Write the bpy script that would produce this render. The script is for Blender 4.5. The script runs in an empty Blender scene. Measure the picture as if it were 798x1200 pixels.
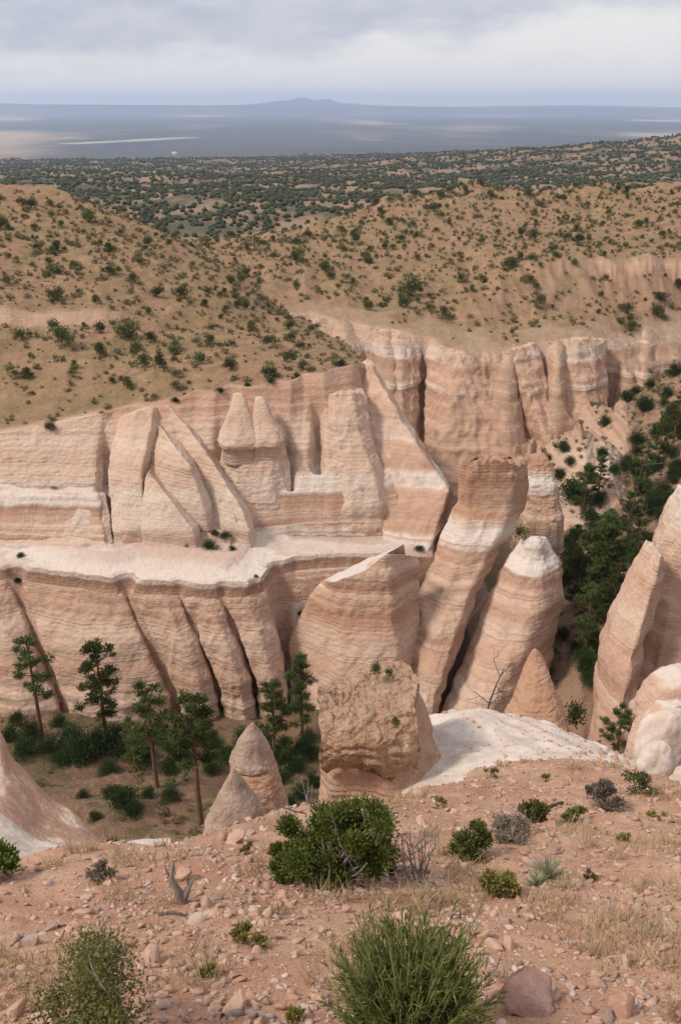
import bpy, math, random
import numpy as np

random.seed(11)
RNG = np.random.default_rng(11)
SC = bpy.context.scene
COL = SC.collection

# ----------------------------------------------------------------------------------------------
# camera model (used to work out real positions of things seen in the photograph)
# ----------------------------------------------------------------------------------------------
F = 1082.4
TH = math.radians(23.73)
CT, ST = math.cos(TH), math.sin(TH)


def ray(px, py):
    r = (px - 399.0) / F
    u = (600.0 - py) / F
    return np.array([r, CT + u * ST, -ST + u * CT])


def up(px, py, Y):
    d = ray(px, py)
    return d * (Y / d[1])


# ----------------------------------------------------------------------------------------------
# numpy noise
# ----------------------------------------------------------------------------------------------
G2 = np.array([[math.cos(a), math.sin(a)] for a in np.arange(16) * math.pi / 8])
G3 = RNG.normal(size=(64, 3))
G3 /= np.linalg.norm(G3, axis=1)[:, None]


def _h(ix, iy, iz, seed):
    h = (ix.astype(np.uint32) * np.uint32(374761393) + iy.astype(np.uint32) * np.uint32(668265263)
         + iz.astype(np.uint32) * np.uint32(2246822519) + np.uint32((seed * 144269) % 4294967291))
    h = (h ^ (h >> np.uint32(13))) * np.uint32(1274126177)
    return h ^ (h >> np.uint32(16))


def noise2(x, y, seed=0):
    x = np.asarray(x, float); y = np.asarray(y, float)
    fx = np.floor(x); fy = np.floor(y)
    ix = fx.astype(np.int64); iy = fy.astype(np.int64)
    x = x - fx; y = y - fy
    u = x * x * x * (x * (x * 6 - 15) + 10); v = y * y * y * (y * (y * 6 - 15) + 10)
    zero = np.zeros_like(ix)

    def g(a, b):
        k = _h(ix + a, iy + b, zero, seed) & np.uint32(15)
        return G2[k, 0] * (x - a) + G2[k, 1] * (y - b)
    n0 = g(0, 0); n1 = g(1, 0); n0 = n0 + u * (n1 - n0)
    n2 = g(0, 1); n3 = g(1, 1); n2 = n2 + u * (n3 - n2)
    return (n0 + v * (n2 - n0)) * 1.4


def noise3(x, y, z, seed=0):
    x, y, z = np.broadcast_arrays(np.asarray(x, float), np.asarray(y, float), np.asarray(z, float))
    fx, fy, fz = np.floor(x), np.floor(y), np.floor(z)
    ix, iy, iz = fx.astype(np.int64), fy.astype(np.int64), fz.astype(np.int64)
    x, y, z = x - fx, y - fy, z - fz
    f = lambda t: t * t * t * (t * (t * 6 - 15) + 10)
    u, v, w = f(x), f(y), f(z)
    out = 0
    for a in (0, 1):
        for b in (0, 1):
            for c in (0, 1):
                k = _h(ix + a, iy + b, iz + c, seed) & np.uint32(63)
                d = G3[k, 0] * (x - a) + G3[k, 1] * (y - b) + G3[k, 2] * (z - c)
                out = out + d * (u if a else 1 - u) * (v if b else 1 - v) * (w if c else 1 - w)
    return out * 1.5


def fbm(x, y, o=4, seed=0, gain=.5):
    s = 0; a = 1.0; n = 0
    for i in range(o):
        s = s + a * noise2(x, y, seed + i * 17); n += a
        x = x * 2.03 + 11.3; y = y * 2.03 - 7.1; a *= gain
    return s / n


def fbm3(x, y, z, o=4, seed=0, gain=.5):
    s = 0; a = 1.0; n = 0
    for i in range(o):
        s = s + a * noise3(x, y, z, seed + i * 17); n += a
        x = x * 2.03 + 1.3; y = y * 2.03 - 7.1; z = z * 2.03 + 3.7; a *= gain
    return s / n


def ridged(x, y, o=3, seed=0):
    s = 0; a = 1.0; n = 0
    for i in range(o):
        s = s + a * (1 - 2 * np.abs(noise2(x, y, seed + i * 13))); n += a
        x = x * 2.1 + 5.2; y = y * 2.1 + 1.7; a *= .5
    return s / n


def sstep(a, b, x):
    t = np.clip((x - a) / (b - a), 0, 1)
    return t * t * (3 - 2 * t)


# ----------------------------------------------------------------------------------------------
# landforms
# ----------------------------------------------------------------------------------------------
def upz(px, py, z):
    d = ray(px, py)
    return d * (z / d[2])


class Loft:
    """a surface lofted through lines that run from left to right"""
    def __init__(self, lines):
        self.L = []
        for ln in lines:
            p = np.array([q if isinstance(q, np.ndarray) else up(*q) for q in ln])
            self.L.append(p[np.argsort(p[:, 0])])

    def at(self, x, y):
        ys, zs = [], []
        for p in self.L:
            yk = np.interp(x, p[:, 0], p[:, 1])
            if ys:
                yk = np.maximum(yk, ys[-1] + .25)
            ys.append(yk); zs.append(np.interp(x, p[:, 0], p[:, 2]))
        z = zs[0].copy() if hasattr(zs[0], 'copy') else zs[0]
        lev = np.zeros_like(z)
        for k in range(len(ys) - 1):
            t = np.clip((y - ys[k]) / (ys[k + 1] - ys[k]), 0, 1)
            z = z + (zs[k + 1] - zs[k]) * t
            lev = lev + t
        return z, lev, ys[0] - y


PROM = Loft([
    [(-160, 850, 76), (0, 836, 77.2), (60, 836, 77), (150, 830, 76.6), (250, 815, 77.5), (330, 802, 79.5), (400, 795, 80.5), (525, 762, 86), (640, 740, 88)],
    [upz(-160, 660, -42.7), upz(0, 667, -42.7), upz(65, 672, -42.7), upz(145, 682, -42.7), upz(200, 685, -42.7), upz(280, 690, -42.7), upz(302, 684, -42.7), upz(318, 664, -42.7), upz(345, 656, -42.7), upz(400, 652, -42.7), upz(446, 651, -42.7), (480, 655, 86), (525, 648, 88.5), (640, 640, 90)],
    [(-160, 640, 87.2), (10, 650, 86.2), (75, 640, 86.6), (135, 630, 87), (165, 640, 86.5), (225, 640, 86.3), (270, 632, 87), (300, 628, 90.2), (345, 630, 91.2), (400, 630, 91.3), (446, 628, 91.5), (525, 615, 92.5), (640, 612, 94)],
    [(-160, 600, 88.5), (0, 585, 90), (75, 582, 90.2), (125, 585, 90), (180, 580, 90), (240, 592, 91.4), (290, 588, 92.2), (350, 588, 92.4), (400, 589, 92.4), (446, 588, 92.8), (525, 596, 94.5), (640, 600, 96)],
    [(-160, 560, 92.5), (0, 555, 93), (60, 560, 93), (125, 568, 91.8), (180, 555, 92.5), (250, 562, 93.8), (300, 560, 94), (350, 560, 94), (400, 558, 94.2), (446, 556, 95), (525, 585, 96.5), (640, 590, 97)],
    [(-160, 525, 94.5), (0, 509, 96), (60, 496, 97), (140, 479, 99), (190, 471, 99.8), (212, 468, 100.0), (230, 458, 101.4), (252, 461, 100.6), (270, 452, 102), (296, 455, 101), (322, 448, 101.6), (340, 449, 101.4), (356, 439, 103.4), (380, 438, 103.0), (428, 425, 107.5), (455, 468, 104.5), (490, 525, 101), (525, 576, 97.2), (640, 590, 98)],
    [(-160, 470, 106), (0, 450, 110), (100, 440, 111), (200, 435, 109), (300, 430, 108), (380, 425, 110), (428, 424, 111), (525, 575, 98.5), (640, 590, 100)],
    [(-160, 385, 128), (0, 382, 131), (60, 385, 131), (150, 385, 131), (250, 385, 135), (340, 385, 143), (400, 405, 135), (428, 424, 115), (525, 575, 100.5), (640, 590, 102)],
    [(-160, 362, 134), (0, 360, 134), (60, 362, 134), (130, 365, 134), (200, 355, 142), (280, 362, 148), (345, 376, 154), (400, 403, 138), (428, 424, 119), (525, 575, 102.5), (640, 590, 104)],
    [(-160, 290, 175), (0, 285, 170), (100, 290, 172), (180, 300, 170), (260, 335, 166), (345, 375, 157), (400, 403, 141), (428, 424, 122), (525, 575, 104.5), (640, 590, 106)],
    [(-160, 205, 230), (0, 215, 222), (60, 222, 220), (110, 240, 212), (200, 275, 198), (270, 315, 188), (342, 372, 162), (400, 402, 145), (428, 424, 125), (525, 575, 106.5), (640, 590, 108)],
])
_r = PROM.L[-1].copy(); _r[:, 1] += 45; _r[:, 2] -= 22
PROM.L.append(_r)
PEDGE = np.array([up(*q)[:2] for q in [(500, 700, 85), (508, 640, 90), (527, 578, 97), (475, 498, 105), (431, 426, 112), (405, 403, 142), (345, 372, 162), (272, 313, 189), (202, 273, 203), (110, 238, 220), (0, 214, 235), (-160, 205, 250)]])
PEDGE = PEDGE[np.argsort(PEDGE[:, 1])]

MESA = Loft([
    [(100, 560, 158), (330, 560, 157), (500, 562, 150), (600, 560, 147), (650, 550, 148), (720, 480, 160), (770, 460, 168), (900, 450, 172)],
    [(100, 455, 167), (330, 450, 167), (500, 470, 157), (560, 475, 154), (640, 470, 157), (720, 440, 166), (790, 420, 172), (900, 410, 180)],
    [(100, 345, 180), (330, 362, 178), (400, 375, 174), (450, 384, 170), (500, 397, 166), (540, 413, 161), (600, 410, 161), (640, 400, 164), (700, 396, 168), (730, 408, 172), (775, 385, 182), (900, 365, 190)],
    [(100, 320, 192), (330, 340, 190), (400, 352, 186), (450, 356, 183), (500, 365, 180), (540, 376, 176), (600, 372, 178), (660, 365, 183), (720, 370, 184), (800, 365, 192), (900, 350, 196)],
    [(100, 312, 198), (330, 330, 197), (400, 335, 196), (470, 338, 195), (540, 345, 193), (600, 330, 192), (660, 325, 193), (720, 330, 194), (800, 335, 198), (900, 330, 202)],
    [(100, 305, 210), (330, 318, 208), (400, 318, 208), (470, 320, 207), (540, 322, 205), (600, 312, 197), (660, 305, 197.5), (720, 306, 198), (800, 310, 201.5), (900, 305, 206)],
    [(100, 288, 240), (330, 290, 236), (400, 284, 238), (470, 276, 240), (540, 270, 240), (600, 272, 238), (660, 272, 238), (720, 270, 240), (800, 265, 240), (900, 255, 240)],
    [(100, 283, 262), (250, 284, 262), (330, 272, 265), (400, 258, 275), (450, 242, 286), (500, 229, 298), (560, 221, 305), (620, 226, 305), (690, 222, 305), (740, 224, 305), (798, 216, 308), (900, 210, 310)],
])
_r = MESA.L[-1].copy(); _r[:, 1] += 90; _r[:, 2] -= 30
MESA.L.append(_r)

FAR = Loft([
    [np.array([-400, 380, -62.]), np.array([500, 380, -60.])],
    [np.array([-500, 620, -60.]), np.array([0, 620, -60.]), np.array([700, 620, -52.])],
    [np.array([-700, 1000, -82.]), np.array([0, 1000, -78.]), np.array([700, 1000, -62.])],
    [(-300, 208, 1750), (0, 206, 1750), (200, 203, 1750), (330, 203, 1750), (400, 199, 1750), (560, 185, 1750), (640, 178, 1750), (700, 173, 1750), (798, 166, 1750), (1100, 163, 1750)],
    [(-300, 190, 2700), (200, 190, 2700), (400, 186, 2700), (560, 182, 2700), (700, 180, 2700), (798, 176, 2700), (1100, 174, 2700)],
    [np.array([-9000, 5000, -172.]), np.array([9000, 5000, -172.])],
])

SLP = np.array([(4, -7.5), (12, -14.8), (25, -27.5), (40, -40.5), (50, -46.8), (62, -52.2), (75, -55.2), (110, -57.5), (150, -60), (250, -62), (400, -62)])
SRP = np.array([(8, -9.0), (14, -13.5), (20, -18.5), (28, -23.5), (36, -29), (50, -43.5), (62, -52.5), (75, -58.8), (110, -60), (150, -60), (250, -62), (400, -62)])
_EDGE = [(-200, 1012), (0, 1012), (60, 1006), (100, 999), (125, 995), (198, 993), (210, 986), (235, 978), (280, 962), (330, 946), (400, 938), (480, 932), (530, 922), (556, 900), (600, 892), (650, 886), (700, 893), (740, 902), (798, 912), (900, 915)]


def tan_of(py):
    d = ray(399, py)
    return -d[2] / d[1]


FG = 0.66
EDGE = np.array([up(a, b, 1.7 / (tan_of(b) - FG))[:2] for a, b in _EDGE])

RB = [up(*q) for q in [(680, 800, 78), (692, 740, 88), (682, 650, 112), (655, 575, 138), (640, 540, 155)]]
RT = [up(*q) for q in [(830, 745, 84), (830, 590, 108), (830, 500, 128), (810, 425, 158), (850, 410, 172)]]
RB = np.array(RB); RT = np.array(RT)

# ridges (crest polylines) that stand out from the canyon walls: points, side slope
RIDGES = []
# gullies cut in the walls: plan polyline, width, depth
GULLIES = []


def add_ridge(pts, slope, rnd=.25):
    RIDGES.append((np.array([up(*p) for p in pts]), slope, rnd))


add_ridge([(345, 684, 84.2), (336, 730, 81.8), (326, 792, 79.2)], 1.8, .7)
# far wall
add_ridge([(405, 378, 172), (410, 450, 161), (412, 520, 154)], 1.9, 2.0)
add_ridge([(455, 390, 168), (458, 460, 158), (460, 540, 150)], 1.9, 2.0)
add_ridge([(545, 415, 160), (535, 470, 154), (525, 540, 148)], 1.8, 3.0)
add_ridge([(600, 412, 160), (590, 470, 153), (600, 550, 146)], 1.8, 2.0)
add_ridge([(655, 400, 163), (650, 450, 156), (640, 520, 150)], 1.9, 2.0)
add_ridge([(690, 396, 166), (700, 440, 160), (700, 480, 156)], 1.9, 2.0)
add_ridge([(760, 385, 178), (755, 430, 168), (745, 475, 160)], 1.7, 1.5)
add_ridge([(680, 497, 138), (684, 530, 131), (686, 560, 126)], 1.0, .2)
add_ridge([(706, 515, 135), (712, 540, 129), (716, 562, 124)], .95, .2)
add_ridge([(732, 477, 148), (734, 500, 142), (735, 520, 137)], .95, .2)
add_ridge([(715, 442, 158), (712, 470, 151)], 1.4, .5)


def seg_dist(x, y, P):
    """plan distance to a 3-D polyline and the height of its nearest point"""
    best = np.full(x.shape, 1e9); hz = np.zeros(x.shape)
    for a, b in zip(P[:-1], P[1:]):
        dx, dy = b[0] - a[0], b[1] - a[1]
        L = dx * dx + dy * dy + 1e-9
        t = np.clip(((x - a[0]) * dx + (y - a[1]) * dy) / L, 0, 1)
        d = np.hypot(x - a[0] - t * dx, y - a[1] - t * dy)
        m = d < best
        best = np.where(m, d, best); hz = np.where(m, a[2] + t * (b[2] - a[2]), hz)
    return best, hz


def height(x, y, full=False):
    x = np.asarray(x, float); y = np.asarray(y, float)
    r = np.hypot(x, y)
    # foreground slope
    yc = np.where(y < 1, 1 + (y - 1) * .25, y)
    und = (.16 * fbm(x / 2.2 + 3, y / 2.2, 3, 5) + .05 * fbm(x / .45, y / .45, 3, 9)) * np.clip(r / 4, .2, 1.6)
    zfg = -1.7 - FG * yc
    ye = np.interp(x, EDGE[:, 0], EDGE[:, 1]) + .5 * fbm(x / 1.2, x * 0 + 3.3, 2, 31)
    over = np.maximum(y - ye, 0)
    w = sstep(.03, .16, x / np.maximum(np.abs(y), 1))
    s = np.interp(y, SLP[:, 0], SLP[:, 1]) * (1 - w) + np.interp(y, SRP[:, 0], SRP[:, 1]) * w
    s = s + 1.1 * fbm(x / 9, y / 9, 4, 41) * sstep(12, 30, r)
    zA = np.where(y < ye, zfg, np.maximum(-1.7 - FG * ye - 1.7 * over, s)) + und
    zA = np.where(y < ye - 3, zA, zA)
    if np.all(r < 40) and not full:
        return zA
    zA = np.where(y > 420, -230, zA)
    wk = np.where(y < 125, .28, 1.0)
    wx = x + .8 * wk * fbm(x / 7, y / 7, 3, 51) + .25 * wk * fbm(x / 1.6, y / 1.6, 2, 52)
    wy = y + 1.0 * wk * fbm(x / 7 + 40, y / 7, 3, 53) + .3 * wk * fbm(x / 1.5, y / 1.5 + 9, 2, 54)
    # vertical flutes of the walls
    xs = x + 1.05 * (y - 80) * (y < 84)
    fl = ridged(np.where(y < 120, xs / 5.5, x / 3.4) + .3 * fbm(x / 12, y / 12, 2, 61), y / 14, 3, 62)
    fl2 = ridged(x / 7.5, y / 30, 3, 63)
    far = sstep(118, 145, y)
    # left promontory
    zB, lev, _ = PROM.at(wx, wy - .30 * fl * (1 - far))
    xe = np.interp(wy, PEDGE[:, 1], PEDGE[:, 0])
    sl = np.interp(y, [80, 112, 150, 200], [2.4, 2.2, .8, .5])
    zB = zB - sl * np.maximum(wx - xe, 0)
    zB = np.where((lev <= 0) | (y > 275), -200, zB)
    rockB = sstep(0, .05, lev) * (1 - sstep(4.97, 5.12, lev + .06 * fbm(x / 3, y / 3, 2, 71)))
    scarp = .8 * sstep(6.9, 7.15, lev) * (1 - sstep(7.75, 8.0, lev)) * (1 - sstep(9, 17, np.abs(x + 46) + 5 * fbm(x / 5, y / 5, 2, 75)))
    hillB = sstep(5.2, 6, lev)
    zB = zB + hillB * (1.3 * fbm(x / 14, y / 14, 4, 73) + .5 * ridged(x / 8, y / 20, 3, 74))
    # mesa
    zC, levC, _ = MESA.at(wx + 1.5 * fbm(x / 18, y / 18, 2, 81), wy + 1.3 * fl2 - .8 * fl + 1.6 * fbm(x / 6, y / 9, 3, 82))
    zC = np.where((levC <= 0) | (y > 385), -200, zC)
    hillC = sstep(2.3, 3.2, levC)
    zC = zC + hillC * (2.8 * fbm(x / 26, y / 26, 4, 83) + 2.0 * ridged(x / 13, y / 40, 3, 84)) * (1 - .7 * sstep(4.2, 6, levC) * (1 - sstep(6, 7, levC)))
    rockC = sstep(0, .05, levC) * (1 - sstep(2.1, 2.9, levC + .9 * fbm(x / 7, y / 7, 4, 85)))
    rockC = np.maximum(rockC, sstep(3.9, 4.05, levC) * (1 - sstep(4.95, 5.1, levC)) * sstep(.2, .3, x / np.maximum(y, 1)))
    # right slope
    xb = np.interp(y, RB[:, 1], RB[:, 0]); zb = np.interp(y, RB[:, 1], RB[:, 2])
    xt = np.interp(y, RT[:, 1], RT[:, 0]); zt = np.interp(y, RT[:, 1], RT[:, 2])
    t = (wx - xb) / np.maximum(xt - xb, 1)
    zD = zb + np.where(t > 0, (zt - zb) * np.clip(t, 0, 2.2), (wx - xb) * .9) + 1.3 * fbm(x / 8, y / 8, 4, 91)
    zD = np.where((y > 55) & (y < 185), zD - 1.1 * np.maximum(80 - y, 0), -200)
    # ground behind
    zF, levF, _ = FAR.at(x, y)
    hills = (14 * fbm(x / 170, y / 170, 4, 101) + 7 * ridged(x / 110, y / 110, 3, 102)) * sstep(330, 600, y) * (1 - .75 * sstep(2200, 4500, y))
    zF = np.where(y > 330, zF + hills, -200)
    zF = np.where(y > 4500, -172 + 6 * fbm(x / 900, y / 900, 3, 105), zF)
    # far plateau and mountains
    az = x / np.maximum(y, 1)
    ptop = np.interp(az, [-.5, -.36, -.3, -.1, .05, .12, .5], [95, 80, 30, 10, -5, -50, -80])
    pl = sstep(21500, 22400, y + 1500 * fbm(x / 6000, y / 9000, 3, 107)) * (ptop + 172 + 14 * fbm(x / 2000, y / 2000, 3, 108))
    mt = sstep(26000, 27500, y) * np.maximum(0, 235 * np.exp(-((az + .032) / .042) ** 2) * (.30 + .75 * np.clip(ridged(x / 900 + .3, y / 9000, 3, 109), 0, 1)))
    mt2 = sstep(26000, 27500, y) * np.maximum(0, 70 * np.exp(-((az - .23) / .11) ** 2))
    zF = zF + pl + mt + mt2
    st = [zA, zB, zC, zD, zF]
    z = np.maximum.reduce(st)
    which = np.argmax(np.array(st), axis=0)
    rock = np.where(which == 1, np.maximum(rockB, scarp), np.where(which == 2, rockC, 0.0))
    # crests
    m = (y > 70) & (y < 190)
    if np.any(m):
        xm, ym = wx[m], wy[m]; zm = z[m]; rk = rock[m]; wm = which[m]
        for P, slope, rnd in RIDGES:
            bb = (xm > P[:, 0].min() - 14) & (xm < P[:, 0].max() + 14) & (ym > P[:, 1].min() - 14) & (ym < P[:, 1].max() + 14)
            if not bb.any():
                continue
            d, hz = seg_dist(xm[bb], ym[bb], P)
            rr = rnd
            hr = hz - slope * (np.sqrt(d * d + rr * rr) - rr)
            up_ = hr > zm[bb]
            zz = zm[bb]; zz[up_] = hr[up_]; zm[bb] = zz
            q = rk[bb]; q[up_ & (hr > -56)] = 1; rk[bb] = q
        z[m] = zm; rock[m] = rk
    for P, wd, dp in GULLIES:
        bb = (x > P[:, 0].min() - 5) & (x < P[:, 0].max() + 5) & (y > P[:, 1].min() - 5) & (y < P[:, 1].max() + 5)
        if bb.any():
            d, _ = seg_dist(x[bb] + .35 * fbm(x[bb] / 1.3, y[bb] / 1.3, 2, 120), y[bb], P)
            z[bb] = z[bb] - dp * np.exp(-(d / wd) ** 2) * np.clip(rock[bb] + .2, 0, 1)
    # ledges of harder and softer beds
    zw = z + .5 * fbm(x / 20, y / 20, 2, 131)
    ter = .26 * (.45 + .55 * sstep(-40, -43, zw)) * np.interp(zw, TERZ, TERN) + .10 * np.interp(zw * 3.1 % 90 - 95, TERZ, TERN)
    z = z + rock * ter * np.where(y > 130, 2.0, 1.0)
    z = z + rock * ((.06 + .12 * (y > 125)) * fbm(x / 1.4, y / 1.4, 3, 133) + .22 * fl * (.2 + far))
    z = z + (1 - rock) * sstep(30, 60, r) * (.45 * fbm(x / 4, y / 4, 5, 135, .6))
    if full:
        lush = np.where(which == 3, 1.0, sstep(42, 55, r) * (1 - sstep(112, 135, r)) * (which == 0))
        lush = np.maximum(lush, sstep(25, 34, x) * (y > 85) * (y < 160) * (which != 2))
        height.lush = lush * (1 - rock)
        return z, rock, which, lev, levC
    return z


TERZ = np.arange(-100, 0, .35)
_tn = RNG.normal(size=len(TERZ))
TERN = np.convolve(_tn, [.25, .5, .25], 'same')


def hit(px, py, tmin=1.5, tmax=2500):
    d = ray(px, py)
    t = np.geomspace(tmin, tmax, 2600)
    for _ in range(2):
        p = t[:, None] * d
        h = height(p[:, 0], p[:, 1], True)[0] if tmax > 40 else height(p[:, 0], p[:, 1])
        below = np.nonzero(p[:, 2] < h)[0]
        if len(below) == 0:
            return t[-1] * d
        k = max(below[0], 1)
        t = np.linspace(t[k - 1], t[k], 40)
    return t[min(k, len(t) - 1)] * d if k < len(t) else t[-1] * d


def add_gully(pix, width, depth):
    P = np.array([hit(a, b) for a, b in pix])
    GULLIES.append((P, width, depth))


for pix, w_, d_ in [
    ([(18, 680), (45, 750), (78, 832)], .7, 2.6), ([(147, 686), (158, 740), (200, 815)], .7, 3.0),
    ([(210, 700), (232, 760), (250, 800)], .5, 1.6), ([(262, 702), (272, 745), (290, 790)], .5, 1.8),
    ([(330, 690), (333, 740), (335, 805)], .7, 5.0), ([(124, 520), (122, 565), (134, 625)], .6, 2.2),
    ([(262, 505), (256, 560)], .7, 1.6), ([(335, 505), (340, 560)], .6, 2.0), ([(372, 475), (373, 540)], .6, 3.2),
    ([(5, 560), (60, 572), (125, 562)], .35, .8), ([(300, 690), (308, 740)], .4, 1.4),
    ([(430, 400), (434, 480), (436, 540)], 1.1, 4), ([(497, 410), (496, 470), (492, 530)], 1.3, 9), ([(632, 410), (634, 460)], 1.3, 6),
    ([(545, 470), (575, 520), (590, 560)], 1.0, 4), ([(715, 420), (716, 460)], 1.5, 9), ([(670, 420), (668, 470)], 1.0, 4),
    ([(475, 430), (470, 500)], .9, 2.5), ([(610, 430), (620, 500)], .9, 3), ([(575, 430), (560, 470)], .9, 2.5),
]:
    add_gully(pix, w_, d_)

# ----------------------------------------------------------------------------------------------
# mesh helpers
# ----------------------------------------------------------------------------------------------


def new_mesh(name, V, polys, smooth=False):
    """V: n x 3; polys: list of int arrays (m x 3 or m x 4)"""
    me = bpy.data.meshes.new(name)
    V = np.asarray(V, np.float32)
    polys = [np.asarray(p, np.int32) for p in polys if len(p)]
    nl = sum(p.size for p in polys); npoly = sum(len(p) for p in polys)
    me.vertices.add(len(V)); me.vertices.foreach_set('co', V.ravel())
    me.loops.add(nl); me.loops.foreach_set('vertex_index', np.concatenate([p.ravel() for p in polys]))
    me.polygons.add(npoly)
    cnt = np.concatenate([np.full(len(p), p.shape[1], np.int32) for p in polys])
    st = np.concatenate([[0], np.cumsum(cnt)[:-1]]).astype(np.int32)
    me.polygons.foreach_set('loop_start', st)
    if smooth:
        me.polygons.foreach_set('use_smooth', np.ones(npoly, bool))
    me.update(calc_edges=True)
    return me


def link(name, me, mat=None, parent=None, loc=None):
    o = bpy.data.objects.new(name, me)
    COL.objects.link(o)
    if mat is not None and not me.materials:
        me.materials.append(mat)
    if parent is not None:
        o.parent = parent
    if loc is not None:
        o.location = loc
    return o


def tag(o, label=None, cat=None, group=None, kind=None):
    if label: o['label'] = label
    if cat: o['category'] = cat
    if group: o['group'] = group
    if kind: o['kind'] = kind
    return o


def thing(name, label, cat, loc, group=None):
    o = bpy.data.objects.new(name, None)
    o.empty_display_size = .3
    COL.objects.link(o); o.location = loc
    return tag(o, label, cat, group)


class MB:
    def __init__(self):
        self.V = []; self.T = []; self.Q = []; self.n = 0

    def add(self, V, tris=None, quads=None):
        V = np.asarray(V, float)
        if tris is not None and len(tris): self.T.append(np.asarray(tris) + self.n)
        if quads is not None and len(quads): self.Q.append(np.asarray(quads) + self.n)
        self.V.append(V); self.n += len(V)

    def tube(self, pts, rad, n=6):
        pts = np.asarray(pts, float); rad = np.broadcast_to(np.asarray(rad, float), (len(pts),))
        tg = np.gradient(pts, axis=0); tg /= np.linalg.norm(tg, axis=1)[:, None] + 1e-9
        ref = np.array([1., 0, 0]) if abs(tg[0][0]) < .8 else np.array([0, 1., 0])
        a = np.arange(n) * 2 * math.pi / n
        V = []
        for p, t, r in zip(pts, tg, rad):
            s = np.cross(t, ref); s /= np.linalg.norm(s) + 1e-9
            b = np.cross(t, s)
            V.append(p + r * (np.cos(a)[:, None] * s + np.sin(a)[:, None] * b))
        V = np.concatenate(V + [pts[-1:]])
        m = len(pts)
        q = [[i * n + j, i * n + (j + 1) % n, (i + 1) * n + (j + 1) % n, (i + 1) * n + j] for i in range(m - 1) for j in range(n)]
        t = [[(m - 1) * n + j, (m - 1) * n + (j + 1) % n, m * n] for j in range(n)]
        self.add(V, t, q)

    def leaves(self, C, size, aspect=1.0, D=None, droop=0.0, fold=False):
        """one small quad per centre, random orientation (or along D)"""
        C = np.asarray(C, float); n = len(C)
        if D is None:
            D = RNG.normal(size=(n, 3)); D[:, 2] = np.abs(D[:, 2]) * .7
        D = D / (np.linalg.norm(D, axis=1)[:, None] + 1e-9)
        R = RNG.normal(size=(n, 3))
        S = np.cross(D, R); S /= np.linalg.norm(S, axis=1)[:, None] + 1e-9
        L = (np.asarray(size) * RNG.uniform(.65, 1.35, n))[:, None]
        W = L * aspect
        V = np.stack([C - .5 * L * D, C + .5 * W * S, C + .5 * L * D, C - .5 * W * S], 1).reshape(-1, 3)
        q = np.arange(n * 4).reshape(n, 4)
        self.add(V, None, q)

    def build(self, name, mat, parent=None, loc=None, smooth=False):
        V = np.concatenate(self.V)
        polys = []
        if self.Q: polys.append(np.concatenate(self.Q))
        if self.T: polys.append(np.concatenate(self.T))
        return link(name, new_mesh(name, V, polys, smooth), mat, parent, loc)


def ico(sub=1):
    t = (1 + 5 ** .5) / 2
    v = np.array([(-1, t, 0), (1, t, 0), (-1, -t, 0), (1, -t, 0), (0, -1, t), (0, 1, t), (0, -1, -t), (0, 1, -t), (t, 0, -1), (t, 0, 1), (-t, 0, -1), (-t, 0, 1)], float)
    f = np.array([(0, 11, 5), (0, 5, 1), (0, 1, 7), (0, 7, 10), (0, 10, 11), (1, 5, 9), (5, 11, 4), (11, 10, 2), (10, 7, 6), (7, 1, 8), (3, 9, 4), (3, 4, 2), (3, 2, 6), (3, 6, 8), (3, 8, 9), (4, 9, 5), (2, 4, 11), (6, 2, 10), (8, 6, 7), (9, 8, 1)])
    v /= np.linalg.norm(v, axis=1)[:, None]
    for _ in range(sub):
        cache = {}; v = list(v); nf = []

        def mid(a, b):
            k = (min(a, b), max(a, b))
            if k not in cache:
                m = v[a] + v[b]; v.append(m / np.linalg.norm(m)); cache[k] = len(v) - 1
            return cache[k]
        for a, b, c in f:
            x, y, z = mid(a, b), mid(b, c), mid(c, a)
            nf += [(a, x, z), (b, y, x), (c, z, y), (x, y, z)]
        v = np.array(v); f = np.array(nf)
    return v, f


ICO0, ICO1, ICO2, ICO3, ICO4 = ico(0), ico(1), ico(2), ico(3), ico(4)

# ----------------------------------------------------------------------------------------------
# materials
# ----------------------------------------------------------------------------------------------


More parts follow.
